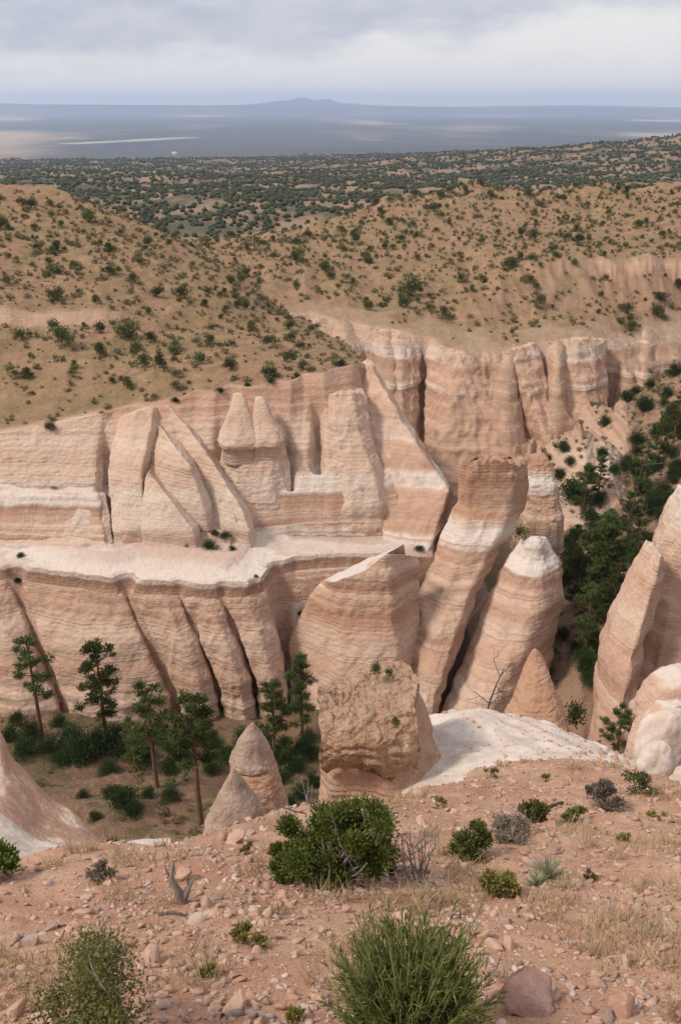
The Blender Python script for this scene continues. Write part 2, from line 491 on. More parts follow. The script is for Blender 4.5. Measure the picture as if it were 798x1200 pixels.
class NT:
    def __init__(self, tree):
        self.t = tree; self.n = tree.nodes; self.l = tree.links

    def new(self, typ, **kw):
        nd = self.n.new(typ)
        for k, v in kw.items():
            setattr(nd, k, v)
        return nd

    def val(self, sock, v):
        if hasattr(v, 'is_output'):
            self.l.new(v, sock)
        else:
            sock.default_value = v

    def math(self, op, a, b=None, c=None, clamp=False):
        nd = self.new('ShaderNodeMath', operation=op); nd.use_clamp = clamp
        self.val(nd.inputs[0], a)
        if b is not None: self.val(nd.inputs[1], b)
        if c is not None: self.val(nd.inputs[2], c)
        return nd.outputs[0]

    def noise(self, vec=None, scale=1, detail=3, rough=.55, w=None, dim='3D', dist=0):
        nd = self.new('ShaderNodeTexNoise', noise_dimensions=dim)
        if vec is not None: self.l.new(vec, nd.inputs['Vector'])
        if w is not None: self.val(nd.inputs['W'], w)
        nd.inputs['Scale'].default_value = scale
        nd.inputs['Detail'].default_value = detail
        nd.inputs['Roughness'].default_value = rough
        nd.inputs['Distortion'].default_value = dist
        return nd.outputs['Fac']

    def ramp(self, fac, stops, interp='LINEAR'):
        nd = self.new('ShaderNodeValToRGB')
        self.val(nd.inputs[0], fac)
        cr = nd.color_ramp; cr.interpolation = interp
        while len(cr.elements) < len(stops):
            cr.elements.new(.5)
        for e, (p, c) in zip(cr.elements, sorted(stops)):
            e.position = p
            e.color = (c, c, c, 1) if np.isscalar(c) else (*c[:3], 1)
        return nd.outputs['Color']

    def mix(self, fac, a, b, blend='MIX'):
        nd = self.new('ShaderNodeMix', data_type='RGBA', blend_type=blend)
        self.val(nd.inputs['Factor'], fac)
        for s, v in ((nd.inputs[6], a), (nd.inputs[7], b)):
            if hasattr(v, 'is_output'): self.l.new(v, s)
            else: s.default_value = (*v[:3], 1)
        return nd.outputs[2]

    def rng(self, v, a, b, c=0., d=1., smooth=True):
        nd = self.new('ShaderNodeMapRange'); nd.clamp = True
        if smooth: nd.interpolation_type = 'SMOOTHSTEP'
        self.val(nd.inputs[0], v)
        for i, q in enumerate((a, b, c, d)): self.val(nd.inputs[i + 1], q)
        return nd.outputs[0]

    def scaled(self, vec, s):
        nd = self.new('ShaderNodeVectorMath', operation='MULTIPLY')
        self.l.new(vec, nd.inputs[0]); nd.inputs[1].default_value = s
        return nd.outputs[0]

    def bump(self, h, strength, dist, normal=None):
        nd = self.new('ShaderNodeBump')
        self.val(nd.inputs['Height'], h); nd.inputs['Strength'].default_value = strength
        nd.inputs['Distance'].default_value = dist
        if normal is not None: self.l.new(normal, nd.inputs['Normal'])
        return nd.outputs[0]


def new_mat(name):
    m = bpy.data.materials.new(name); m.use_nodes = True
    nt = NT(m.node_tree)
    bs = m.node_tree.nodes['Principled BSDF']
    bs.inputs['Roughness'].default_value = .95
    bs.inputs['Specular IOR Level'].default_value = .15
    return m, nt, bs


# general colours of the beds by height (m below the viewpoint)
PINK = (.52, .33, .238); ROSE = (.405, .236, .163); CREAM = (.595, .425, .33); WHITE = (.66, .565, .50)
BROWN = (.29, .17, .118); ORANGE = (.42, .235, .15)
BEDS = [(-70, PINK), (-58, PINK), (-54, CREAM), (-50.5, PINK), (-47.5, CREAM), (-45.4, PINK), (-43.5, ROSE), (-43.1, BROWN), (-42.95, BROWN), (-42.75, WHITE), (-42.0, WHITE), (-41.7, ROSE), (-41.2, PINK), (-40.4, CREAM), (-39.9, PINK), (-39.0, ROSE), (-38.75, BROWN), (-38.55, (.64, .54, .47)),
        (-37.2, (.64, .54, .47)), (-36.6, (.59, .44, .345)), (-35.4, (.53, .37, .28)), (-34.4, (.58, .43, .335)), (-33.0, CREAM), (-31.5, PINK), (-30, ROSE), (-28, PINK), (-24, CREAM), (-15, PINK)]


def rock_color(nt, beds, warp=1.0, lift=0.0, pale=0.0):
    geo = nt.new('ShaderNodeNewGeometry')
    pos = geo.outputs['Position']
    sep = nt.new('ShaderNodeSeparateXYZ'); nt.l.new(pos, sep.inputs[0])
    n1 = nt.noise(pos, .09, 3)
    n2 = nt.noise(pos, .7, 3)
    st = nt.math('ADD', sep.outputs[2], nt.math('MULTIPLY', nt.math('SUBTRACT', n1, .5), .9 * warp))
    st = nt.math('ADD', st, nt.math('MULTIPLY', nt.math('SUBTRACT', n2, .5), .40 * warp))
    st = nt.math('ADD', st, nt.rng(sep.outputs[1], 125, 142, 0, 3.0))
    if lift: st = nt.math('ADD', st, lift)
    z0, z1 = beds[0][0], beds[-1][0]
    fac = nt.math('DIVIDE', nt.math('SUBTRACT', st, z0), z1 - z0)
    c = nt.ramp(fac, [((z - z0) / (z1 - z0), q) for z, q in beds])
    b1 = nt.noise(None, 1.0, 3, .6, w=nt.math('MULTIPLY', st, 1.3), dim='1D')
    b2 = nt.noise(None, 1.0, 3, .7, w=nt.math('MULTIPLY', st, 3.4), dim='1D')
    lat = nt.noise(nt.scaled(pos, (1, 1, .25)), .035, 3)
    c = nt.mix(nt.rng(lat, .5, .66, 0, .7), c, PINK)
    calm = nt.rng(st, -42.5, -40.5, 1.0, .22)
    c = nt.mix(nt.math('MULTIPLY', nt.rng(b1, .52, .72, 0, .5), calm), c, ROSE)
    c = nt.mix(nt.math('MULTIPLY', nt.rng(b1, .46, .3, 0, .45), calm), c, CREAM)
    c = nt.mix(nt.math('MULTIPLY', nt.rng(b2, .55, .7, 0, .45), calm), c, BROWN)
    c = nt.mix(nt.math('MULTIPLY', nt.rng(b2, .45, .3, 0, .28), calm), c, WHITE)
    # rain streaks and patches of desert varnish
    stv = nt.noise(nt.scaled(pos, (1.1, 1.1, .10)), 1.0, 4, .6)
    c = nt.mix(nt.rng(stv, .54, .76, 0, .32), c, BROWN, 'MULTIPLY' if False else 'MIX')
    pat = nt.noise(pos, .25, 5, .62)
    c = nt.mix(nt.rng(pat, .55, .72, 0, .4), c, (.54, .41, .33))
    c = nt.mix(nt.rng(sep.outputs[1], 128, 142, 0, .32), c, (.44, .265, .18))
    fine = nt.noise(pos, 6, 4, .7)
    c = nt.mix(.32, c, nt.ramp(fine, [(.3, .35), (.7, .68)]), 'OVERLAY')
    mot = nt.noise(nt.scaled(pos, (1, 1, .45)), 1.3, 5, .7)
    c = nt.mix(nt.rng(mot, .53, .70, 0, .32), c, (.28, .175, .125))
    c = nt.mix(nt.rng(mot, .46, .32, 0, .35), c, (.58, .45, .37))
    pit = nt.noise(pos, 2.6, 5, .75)
    c = nt.mix(nt.rng(pit, .56, .70, 0, .5), c, (.27, .165, .115))
    hgt = nt.math('ADD', nt.math('MULTIPLY', b2, .65), nt.math('ADD', nt.math('MULTIPLY', fine, .45), nt.math('MULTIPLY', nt.noise(pos, 1.6, 4, .6), .8)))
    return c, hgt, pos, geo, sep


def soil_color(nt, pos):
    a = nt.noise(pos, .06, 4, .6)
    b = nt.noise(pos, .45, 4, .65)
    d = nt.noise(pos, 2.2, 3, .7)
    e = nt.noise(pos, 6.5, 3, .7)
    c = nt.mix(nt.rng(a, .42, .6), (.285, .165, .098), (.245, .158, .080))
    c = nt.mix(nt.rng(b, .48, .66, 0, .75), c, (.175, .11, .058))
    c = nt.mix(nt.rng(b, .46, .30, 0, .7), c, (.38, .235, .155))
    g_ = nt.noise(pos, .16, 4, .7)
    c = nt.mix(nt.rng(g_, .52, .64, 0, .55), c, (.165, .125, .058))
    c = nt.mix(nt.rng(d, .52, .68, 0, .7), c, (.15, .115, .055))
    c = nt.mix(nt.rng(e, .5, .68, 0, .6), c, (.40, .29, .20))
    c = nt.mix(nt.rng(e, .47, .32, 0, .6), c, (.16, .10, .06))
    return c, d


def mat_canyon():
    m, nt, bs = new_mat('canyon_rock_and_soil')
    c, hgt, pos, geo, sep = rock_color(nt, BEDS)
    at = nt.new('ShaderNodeAttribute', attribute_name='rock')
    sc, d = soil_color(nt, pos)
    n0 = nt.new('ShaderNodeSeparateXYZ'); nt.l.new(geo.outputs['True Normal'], n0.inputs[0])
    lu = nt.new('ShaderNodeAttribute', attribute_name='lush')
    sc = nt.mix(nt.math('MULTIPLY', lu.outputs['Fac'], .85), sc, nt.mix(nt.rng(nt.noise(pos, .22, 4, .65), .42, .6), (.18, .105, .068), (.085, .072, .034)))
    sc = nt.mix(nt.math('MULTIPLY', nt.rng(nt.math('ADD', n0.outputs[2], nt.math('MULTIPLY', nt.noise(pos, .3, 3), .12)), .99, .84), .6), sc, (.36, .225, .155))
    # dust and debris lie where the rock is nearly level
    nz = nt.new('ShaderNodeSeparateXYZ'); nt.l.new(geo.outputs['Normal'], nz.inputs[0])
    c = nt.mix(nt.math('MULTIPLY', nt.math('MULTIPLY', nt.rng(nz.outputs[2], .7, .9), .5), nt.rng(sep.outputs[2], -36, -38.5)), c, (.62, .51, .44))
    lev = nt.math('MULTIPLY', nt.math('MULTIPLY', nt.rng(nz.outputs[2], .62, .86), nt.rng(sep.outputs[1], 125, 140)), .75)
    rk = nt.math('MULTIPLY', at.outputs['Fac'], nt.math('SUBTRACT', 1.0, lev))
    c = nt.mix(rk, sc, c)
    nt.l.new(c, bs.inputs['Base Color'])
    nt.l.new(nt.bump(nt.math('ADD', hgt, nt.math('MULTIPLY', d, .8)), .7, .3), bs.inputs['Normal'])
    return m


def mat_foreground():
    m, nt, bs = new_mat('gravelly_soil')
    geo = nt.new('ShaderNodeNewGeometry'); pos = geo.outputs['Position']
    a = nt.noise(pos, .5, 4, .6); b = nt.noise(pos, 5, 4, .7); e = nt.noise(pos, 38, 3, .7)
    vo = nt.new('ShaderNodeTexVoronoi'); nt.l.new(pos, vo.inputs['Vector']); vo.inputs['Scale'].default_value = 26
    vs = nt.new('ShaderNodeSeparateColor'); nt.l.new(vo.outputs['Color'], vs.inputs[0])
    c = nt.mix(nt.rng(a, .4, .62), (.40, .215, .145), (.48, .30, .205))
    c = nt.mix(nt.rng(nt.noise(pos, .9, 5, .7), .5, .68, 0, .6), c, (.33, .16, .10))
    c = nt.mix(nt.rng(b, .5, .7, 0, .6), c, (.31, .165, .105))
    c = nt.mix(nt.rng(b, .46, .32, 0, .5), c, (.54, .37, .27))
    peb = nt.math('MULTIPLY', nt.rng(vs.outputs[0], .55, .62), nt.rng(vo.outputs['Distance'], .34, .24))
    pc = nt.mix(vs.outputs[1], (.58, .42, .33), (.36, .20, .15))
    c = nt.mix(nt.math('MULTIPLY', peb, .8), c, pc)
    c = nt.mix(nt.rng(e, .55, .7, 0, .5), c, (.27, .15, .10))
    nt.l.new(c, bs.inputs['Base Color'])
    h = nt.math('ADD', nt.math('MULTIPLY', peb, .6), nt.math('ADD', e, b))
    nt.l.new(nt.bump(h, .8, .02), bs.inputs['Normal'])
    return m


def mat_plain():
    m, nt, bs = new_mat('desert_plain')
    geo = nt.new('ShaderNodeNewGeometry'); pos = geo.outputs['Position']
    v = nt.scaled(pos, (1, .45, 0))
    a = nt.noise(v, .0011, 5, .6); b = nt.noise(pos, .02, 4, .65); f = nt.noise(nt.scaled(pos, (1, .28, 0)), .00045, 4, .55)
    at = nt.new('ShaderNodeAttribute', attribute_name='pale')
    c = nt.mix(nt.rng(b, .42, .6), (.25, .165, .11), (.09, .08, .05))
    far = nt.mix(nt.rng(f, .50, .64), (.085, .098, .112), (.38, .30, .25))  # blue of the distant air is partly put into the ground colour
    far = nt.mix(nt.rng(a, .5, .64, 0, .75), far, (.060, .078, .085))  # dark bands: far woodland, with cloud shadow put into the colour
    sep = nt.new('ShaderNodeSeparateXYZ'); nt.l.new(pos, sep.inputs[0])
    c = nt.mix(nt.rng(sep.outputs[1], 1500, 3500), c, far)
    c = nt.mix(nt.rng(sep.outputs[1], 20500, 22000, 0, .85), c, (.050, .058, .070))  # plateau colour itself darkened for cloud shadow and blued for haze
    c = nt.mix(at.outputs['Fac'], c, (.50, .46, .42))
    nt.l.new(c, bs.inputs['Base Color'])
    return m


def mat_rock(name, beds=BEDS, lift=0.0, warp=1.0, tint=None, tintf=0.0, bump=.85, bdist=.3, top=None, topr=(.6, .85), topz=None):
    m, nt, bs = new_mat(name)
    c, hgt, pos, geo, sep = rock_color(nt, beds, warp, lift)
    if tint: c = nt.mix(tintf, c, tint)
    if top:
        nz = nt.new('ShaderNodeSeparateXYZ'); nt.l.new(geo.outputs['Normal'], nz.inputs[0])
        tf = nt.rng(nz.outputs[2], topr[0], topr[1], 0, .9)
        if topz is not None: tf = nt.math('MULTIPLY', tf, nt.rng(nt.math('ADD', sep.outputs[2], nt.math('MULTIPLY', nt.noise(pos, .5, 3), 1.2)), topz, topz + .25))
        c = nt.mix(tf, c, top)
    nt.l.new(c, bs.inputs['Base Color'])
    nt.l.new(nt.bump(hgt, bump, bdist), bs.inputs['Normal'])
    return m


def mat_simple(name, c1, c2, scale=4, bump=.3, bdist=.05, c3=None, rough=.92):
    m, nt, bs = new_mat(name)
    geo = nt.new('ShaderNodeNewGeometry'); pos = geo.outputs['Position']
    a = nt.noise(pos, scale, 5, .65); b = nt.noise(pos, scale * 6, 4, .7)
    c = nt.mix(nt.rng(a, .38, .62), c1, c2)
    c = nt.mix(nt.rng(b, .5, .7, 0, .6), c, c3 or tuple(q * .7 for q in c1))
    nt.l.new(c, bs.inputs['Base Color'])
    if bump: nt.l.new(nt.bump(nt.math('ADD', a, nt.math('MULTIPLY', b, .5)), bump, bdist), bs.inputs['Normal'])
    bs.inputs['Roughness'].default_value = rough
    return m


def mat_cong(name, c1, c2, scale, bump, bdist, c3):
    m, nt, bs = new_mat(name)
    geo = nt.new('ShaderNodeNewGeometry'); pos = geo.outputs['Position']
    a = nt.noise(pos, scale, 5, .65); b = nt.noise(pos, scale * 5, 4, .7)
    vo = nt.new('ShaderNodeTexVoronoi'); nt.l.new(pos, vo.inputs['Vector']); vo.inputs['Scale'].default_value = 5.5; vo.inputs['Randomness'].default_value = 1.0; vo.feature = 'F1'; nt.l.new(nt.mix(.25, pos, nt.new('ShaderNodeTexNoise').outputs['Color'], 'ADD'), vo.inputs['Vector'])
    vs = nt.new('ShaderNodeSeparateColor'); nt.l.new(vo.outputs['Color'], vs.inputs[0])
    c = nt.mix(nt.rng(a, .38, .62), c1, c2)
    c = nt.mix(nt.math('MULTIPLY', nt.rng(vs.outputs[0], .45, .6), nt.rng(vo.outputs['Distance'], .55, .3)), c, nt.mix(vs.outputs[1], (.58, .43, .33), (.34, .19, .125)))
    c = nt.mix(nt.rng(b, .5, .7, 0, .7), c, c3)
    nt.l.new(c, bs.inputs['Base Color'])
    h = nt.math('ADD', nt.math('MULTIPLY', nt.math('SUBTRACT', 1.0, vo.outputs['Distance']), .45), nt.math('ADD', nt.math('MULTIPLY', b, .8), a))
    nt.l.new(nt.bump(h, bump, bdist), bs.inputs['Normal'])
    return m


def mat_leaf(name, c1, c2, scale=6.0, c3=None):
    m, nt, bs = new_mat(name)
    geo = nt.new('ShaderNodeNewGeometry'); oi = nt.new('ShaderNodeObjectInfo')
    a = nt.noise(geo.outputs['Position'], scale, 3, .6)
    c = nt.mix(nt.rng(a, .35, .65), c1, c2)
    c = nt.mix(nt.math('MULTIPLY', geo.outputs['Random Per Island'], .7), c, c3 or tuple(q * 1.35 for q in c2))
    hs = nt.new('ShaderNodeHueSaturation')
    nt.l.new(c, hs.inputs['Color'])
    nt.l.new(nt.rng(oi.outputs['Random'], 0, 1, .65, 1.3, False), hs.inputs['Value'])
    nt.l.new(nt.rng(oi.outputs['Random'], 0, 1, .485, .51, False), hs.inputs['Hue'])
    nt.l.new(hs.outputs[0], bs.inputs['Base Color'])
    bs.inputs['Roughness'].default_value = .7
    tr = nt.new('ShaderNodeBsdfTranslucent'); nt.l.new(hs.outputs[0], tr.inputs['Color'])
    mx = nt.new('ShaderNodeMixShader'); mx.inputs[0].default_value = .25
    nt.l.new(bs.outputs[0], mx.inputs[1]); nt.l.new(tr.outputs[0], mx.inputs[2])
    out = [q for q in nt.n if q.type == 'OUTPUT_MATERIAL'][0]
    nt.l.new(mx.outputs[0], out.inputs['Surface'])
    return m


M_CANYON = mat_canyon()
M_FG = mat_foreground()
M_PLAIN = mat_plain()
M_JUN = mat_leaf('juniper_leaves', (.068, .080, .030), (.105, .112, .046))
M_SCRUB = mat_leaf('scrub_leaves', (.13, .12, .055), (.19, .16, .085))
M_WOODL = mat_leaf('woodland_leaves', (.045, .056, .028), (.075, .085, .042), .02)
M_PINE = mat_leaf('pine_needles', (.040, .062, .016), (.085, .115, .032))
M_OAK = mat_leaf('oak_leaves', (.022, .040, .012), (.042, .068, .020))
M_BARK = mat_simple('pine_bark', (.13, .075, .05), (.20, .12, .08), 3, .5, .03)
M_DEAD = mat_simple('weathered_wood', (.22, .18, .16), (.33, .28, .25), 9, .5, .01)
M_DEADD = mat_simple('dark_dead_wood', (.07, .05, .04), (.13, .10, .085), 9, .5, .01)

# ----------------------------------------------------------------------------------------------
# terrain sheet (polar grid, finer where the walls are)
# ----------------------------------------------------------------------------------------------


def rings():
    r = [.6]
    while r[-1] < 32000:
        q = r[-1]
        if q < 14: d = max(.012 * q, .02)
        elif q < 73: d = .4
        elif q < 114: d = .085
        elif q < 142: d = .28
        elif q < 185: d = .25
        elif q < 330: d = .8
        else: d = .018 * q
        r.append(q + d)
    return np.array(r)


R = rings()
DEN = math.radians(27.5)
PHI = np.concatenate([np.linspace(-math.pi * .55, -DEN, 60)[:-1], np.linspace(-DEN, DEN, 800), np.linspace(DEN, math.pi * .55, 60)[1:]])


def pale_mask(x, y):
    p = up(86, 167.5, 172 / tan_of(167.5)); q = up(212, 161.5, 172 / tan_of(161.5))
    d, _ = seg_dist(x, y, np.array([p, q]))
    a = .75 - .75 * sstep(30, 130, d + 90 * fbm(x / 400, y / 900, 3, 201))
    return a


def grid_part(name, r, mat, attr):
    ph, rr = np.meshgrid(PHI, r)
    x = (rr * np.sin(ph)).ravel(); y = (rr * np.cos(ph)).ravel()
    z, rock, which, lev, levC = height(x, y, True)
    rock = rock.copy()
    nr, nc = len(r), len(PHI)
    i = np.arange(nr * nc).reshape(nr, nc)
    q = np.stack([i[:-1, :-1], i[:-1, 1:], i[1:, 1:], i[1:, :-1]], -1).reshape(-1, 4)[:, ::-1]
    me = new_mesh(name, np.stack([x, y, z], 1), [q], True)
    a = me.attributes.new(attr, 'FLOAT', 'POINT')
    a.data.foreach_set('value', (rock if attr == 'rock' else pale_mask(x, y)).astype(np.float32))
    if attr == 'rock':
        b = me.attributes.new('lush', 'FLOAT', 'POINT'); b.data.foreach_set('value', height.lush.astype(np.float32))
    o = link(name, me, mat)
    tag(o, kind='structure')
    return o


iA = int(np.searchsorted(R, 17.0)); iB = int(np.searchsorted(R, 330.0))
grid_part('ground', R[:iA + 1], M_FG, 'rock')
grid_part('canyon_terrain', R[iA:iB + 1], M_CANYON, 'rock')
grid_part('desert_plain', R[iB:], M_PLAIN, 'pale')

# ----------------------------------------------------------------------------------------------
# free-standing rocks
# ----------------------------------------------------------------------------------------------


def smooth_table(S, n):
    """S: rows of section values, first column is the parameter; resample with a smooth curve"""
    S = np.asarray(S, float); t = np.arange(len(S)); tt = np.linspace(0, len(S) - 1, n)
    out = np.empty((n, S.shape[1]))
    for c in range(S.shape[1]):
        p = S[:, c]
        m = np.gradient(p)
        k = np.minimum(np.floor(tt).astype(int), len(S) - 2); u = tt - k
        h00 = 2 * u ** 3 - 3 * u ** 2 + 1; h10 = u ** 3 - 2 * u ** 2 + u; h01 = -2 * u ** 3 + 3 * u ** 2; h11 = u ** 3 - u ** 2
        out[:, c] = h00 * p[k] + h10 * m[k] + h01 * p[k + 1] + h11 * m[k + 1]
    return out


def spire(name, secs, mat, depth=.8, seed=1, nz=150, na=110, rough=.10, fine=.045, power=2.3, rot=0.0, base_drop=4.0, ledge=.025, parent=None, flat=.5, tilt=0.0, tw=0.0):
    """secs from the top down: (py, left px, right px, Y)"""
    rows = []
    for py, l, r_, Y in secs:
        a, b = up(l, py, Y), up(r_, py, Y)
        rows.append([(a[0] + b[0]) / 2, Y, (a[2] + b[2]) / 2, abs(b[0] - a[0]) / 2])
    T = smooth_table(rows, nz)
    lastr = T[-1].copy(); lastr[2] -= base_drop; lastr[3] *= 1.12
    T = np.vstack([T, lastr])
    t0 = T[0]
    cap = [[t0[0], t0[1], t0[2] + t0[3] * flat * (1 - (f ** 2)), t0[3] * f] for f in (.02, .2, .4, .6, .75, .88, .96)]
    T = np.vstack([np.array(cap), T])
    al = np.linspace(0, 2 * math.pi, na, endpoint=False) + rot
    ca, sa = np.cos(al), np.sin(al)
    rad = (np.abs(ca) ** power + np.abs(sa) ** power) ** (-1 / power)
    cx, cy, cz, hw = [T[:, i:i + 1] for i in range(4)]
    X = hw * rad * ca; Yv = hw * depth * rad * sa
    px_, py_, pz_ = cx + X, cy + Yv, cz + 0 * X
    s = np.median(T[8:, 3])
    n = fbm3(px_ / (s * .9), py_ / (s * .9), pz_ / (s * 1.6), 4, seed) * rough * 2 + fbm3(px_ / (s * .22), py_ / (s * .22), pz_ / (s * .22), 3, seed + 50) * fine * 2
    fl = (1 - 2 * np.abs(noise3(ca * 2.3 + 0 * cz, sa * 2.3 + 0 * cz, cz / (s * 5), seed + 9))) * rough * .7
    bed = np.interp(cz + .35 * s * noise3(px_ / s, py_ / s, pz_ / s, seed + 5), TERZ, TERN) * ledge * (.3 + np.clip(noise3(px_ / s, py_ / s, pz_ / (2 * s), seed + 8) + .4, 0, 1))
    k = 1 + n + fl + bed
    V = np.stack([cx + X * k, cy + Yv * k, pz_ + n * s * .15 * (np.arange(len(T)) < 9)[:, None]], -1).reshape(-1, 3)
    V = V.reshape(len(T), na, 3)
    fade = np.clip(1 - np.arange(len(T)) / (len(T) * .75), 0, 1)[:, None]
    V[..., 2] += tilt * (V[..., 0] - cx) * fade + tw * (V[..., 1] - cy) * fade
    V = V.reshape(-1, 3)
    m = len(T); i = np.arange(m * na).reshape(m, na)
    q = np.stack([i[:-1], np.roll(i[:-1], -1, 1), np.roll(i[1:], -1, 1), i[1:]], -1).reshape(-1, 4)[:, ::-1]
    me = new_mesh(name, V, [q, ], True)
    return link(name, me, mat, parent)


M_SPIRE = mat_rock('banded_tuff', [(-70, PINK), (-58, PINK), (-54, CREAM), (-51, PINK), (-49, ROSE), (-48.4, CREAM), (-47, PINK), (-46, CREAM), (-45.6, (.47, .27, .17)), (-45, CREAM), (-44.4, ORANGE), (-43.4, PINK), (-42.9, ROSE), (-42.7, WHITE), (-41.2, WHITE), (-40.6, CREAM), (-40.2, ORANGE), (-38.5, ROSE), (-37, ORANGE), (-30, ROSE)])
M_FIN = mat_rock('pale_banded_tuff', [(-70, PINK), (-46, PINK), (-43, ROSE), (-41, PINK), (-39, CREAM), (-36.5, PINK), (-34.5, CREAM), (-33, WHITE), (-30, CREAM)])
M_CANYONB = mat_rock('banded_cliff_tuff', BEDS, bdist=.2)
M_TENT = mat_rock('pale_tent_tuff', [(-70, PINK), (-45, PINK), (-42, CREAM), (-40, (.60, .46, .37)), (-37, (.62, .49, .40)), (-36.4, CREAM), (-35, (.54, .37, .28)), (-33.5, (.60, .44, .345)), (-31, (.53, .36, .27)), (-29, CREAM), (-27, PINK)], bdist=.25)
M_PROW = mat_rock('prow_tuff', [(-70, PINK), (-45, PINK), (-43.5, WHITE), (-42.3, WHITE), (-42, ROSE), (-38.8, PINK), (-38.6, WHITE), (-37.4, WHITE), (-37.0, ROSE), (-35, PINK), (-34.8, WHITE), (-34, CREAM), (-34.5, CREAM), (-32, PINK), (-31, CREAM), (-27, PINK)], bdist=.2)
M_SPIREW = mat_rock('white_topped_tuff', [(-70, PINK), (-58, PINK), (-54, CREAM), (-51, PINK), (-49, CREAM), (-48, ROSE), (-47, CREAM), (-46.4, PINK), (-46.2, CREAM), (-45.8, PINK), (-44.9, BROWN), (-44.7, WHITE), (-41, WHITE), (-30, WHITE)], bdist=.2, top=(.67, .58, .52), topr=(.3, .5), topz=-44.2)
M_SPIREF = mat_rock('white_edged_tuff', [(-70, PINK), (-58, PINK), (-54, CREAM), (-50.5, PINK), (-48.5, CREAM), (-46.5, ORANGE), (-44.5, PINK), (-43.4, ORANGE), (-42.6, PINK), (-41.0, CREAM), (-30, CREAM)], top=(.60, .53, .50), topr=(.72, .85), bdist=.2)
M_ORNG = mat_rock('orange_tuff', [(-70, ORANGE), (-40, ORANGE), (-36, PINK), (-30, ORANGE), (-27, PINK), (-24, ORANGE), (-10, ORANGE)], tint=(.44, .26, .17), tintf=.35, bdist=.22)
M_CAP = mat_simple('grey_cap_tuff', (.38, .27, .21), (.47, .35, .275), 1.4, .9, .2, c3=(.27, .185, .14))
M_WROCK = mat_simple('white_tuff', (.53, .425, .36), (.64, .55, .49), .7, .8, .12, c3=(.44, .31, .24))
M_WPINK = mat_rock('pale_pink_tuff', [(-40, PINK), (-25, ROSE), (-21, PINK), (-19.5, ORANGE), (-18, PINK), (-15, ROSE), (-5, PINK)], warp=.5, tint=(.42, .26, .185), tintf=.45, bdist=.22, top=(.54, .42, .35), topr=(.80, .93))

def blade(name, lines, mat, thick=6.0, nv=170, nu=26, seed=1, amp=.22, fine=.05, drop=5.0, back=None, soft=1, rag=.15):
    """a fin of rock with sharp edges: lines run from the top down, from the left outline over the front edges to the right outline"""
    P = []
    for ln in lines:
        p = np.array([up(*q) for q in ln])
        low = p[-1] + (p[-1] - p[-2]) * .3; low[2] = p[-1][2] - drop
        p = np.vstack([p, low])
        d = np.concatenate([[0], np.cumsum(np.linalg.norm(np.diff(p, axis=0), axis=1))]); d /= d[-1]
        t = np.linspace(0, 1, nv)
        q = np.column_stack([np.interp(t, d, p[:, c]) for c in range(3)])
        k = np.array([1, 2, 3, 2, 1]) / 9.0
        qs = np.column_stack([np.convolve(np.pad(q[:, c], 2, 'edge'), k, 'valid') for c in range(3)])
        P.append(qs)
    if back is None:
        w = P[-1] - P[0]
        bl = P[0] + w * .2 + np.array([0, thick, 0]); br = P[0] + w * .8 + np.array([0, thick, 0])
    else:
        B = []
        for ln in back:
            p = np.array([up(*q) for q in ln]); low = p[-1].copy(); low[2] -= drop + 12
            p = np.vstack([p, low]); t = np.linspace(0, 1, nv); d = np.linspace(0, 1, len(p))
            B.append(np.column_stack([np.interp(t, d, p[:, c]) for c in range(3)]))
        bl, br = B
    P = P + [br, bl]
    n = len(P); cols = []
    for a in range(n):
        b = (a + 1) % n
        for u in np.arange(nu) / nu:
            cols.append(P[a] * (1 - u) + P[b] * u)
    V = np.stack(cols, 1)                                   # nv x (n*nu) x 3
    # soften the arrises a little
    for _ in range(soft):
        V = (np.roll(V, 2, 1) + np.roll(V, -2, 1) + np.roll(V, 1, 1) + np.roll(V, -1, 1) + V) / 5
    du = np.roll(V, -1, 1) - np.roll(V, 1, 1); dv = np.gradient(V, axis=0)
    N = np.cross(dv, du); N /= np.linalg.norm(N, axis=2)[..., None] + 1e-9
    x, y, z = V[..., 0], V[..., 1], V[..., 2]
    h = amp * 1.6 * fbm3(x / 2.6, y / 2.6, z / 4.5, 4, seed) + fine * 2 * fbm3(x / .5, y / .5, z / .35, 3, seed + 9)
    h += amp * .8 * (1 - 2 * np.abs(noise3(x / 1.9, y / 1.9, z / 9, seed + 4)))
    h += .09 * np.interp(z + .4 * fbm(x / 6, y / 6, 2, seed), TERZ, TERN)
    V = V + N * h[..., None]
    c = V[0].mean(0); caps = [c + (V[0] - c) * f + np.array([0, 0, .12 * (1 - f * f)]) for f in (.02, .3, .55, .75, .9)]
    V = np.concatenate([np.array(caps), V]); m = len(V); nc = V.shape[1]
    kz = np.clip(1 - np.arange(m) / (.12 * m), 0, 1)[:, None]
    V[..., 2] += rag * kz * (fbm3(V[..., 0] / .8, V[..., 1] / .8, V[..., 2] * 0 + seed, 3, seed + 2) * 1.6)
    V[:5, :, 2] += amp * .5 * fbm3(V[:5, :, 0] / .9, V[:5, :, 1] / .9, V[:5, :, 2], 3, seed)
    i = np.arange(m * nc).reshape(m, nc)
    q = np.stack([i[:-1], np.roll(i[:-1], -1, 1), np.roll(i[1:], -1, 1), i[1:]], -1).reshape(-1, 4)[:, ::-1]
    return link(name, new_mesh(name, V.reshape(-1, 3), [q], True), mat)


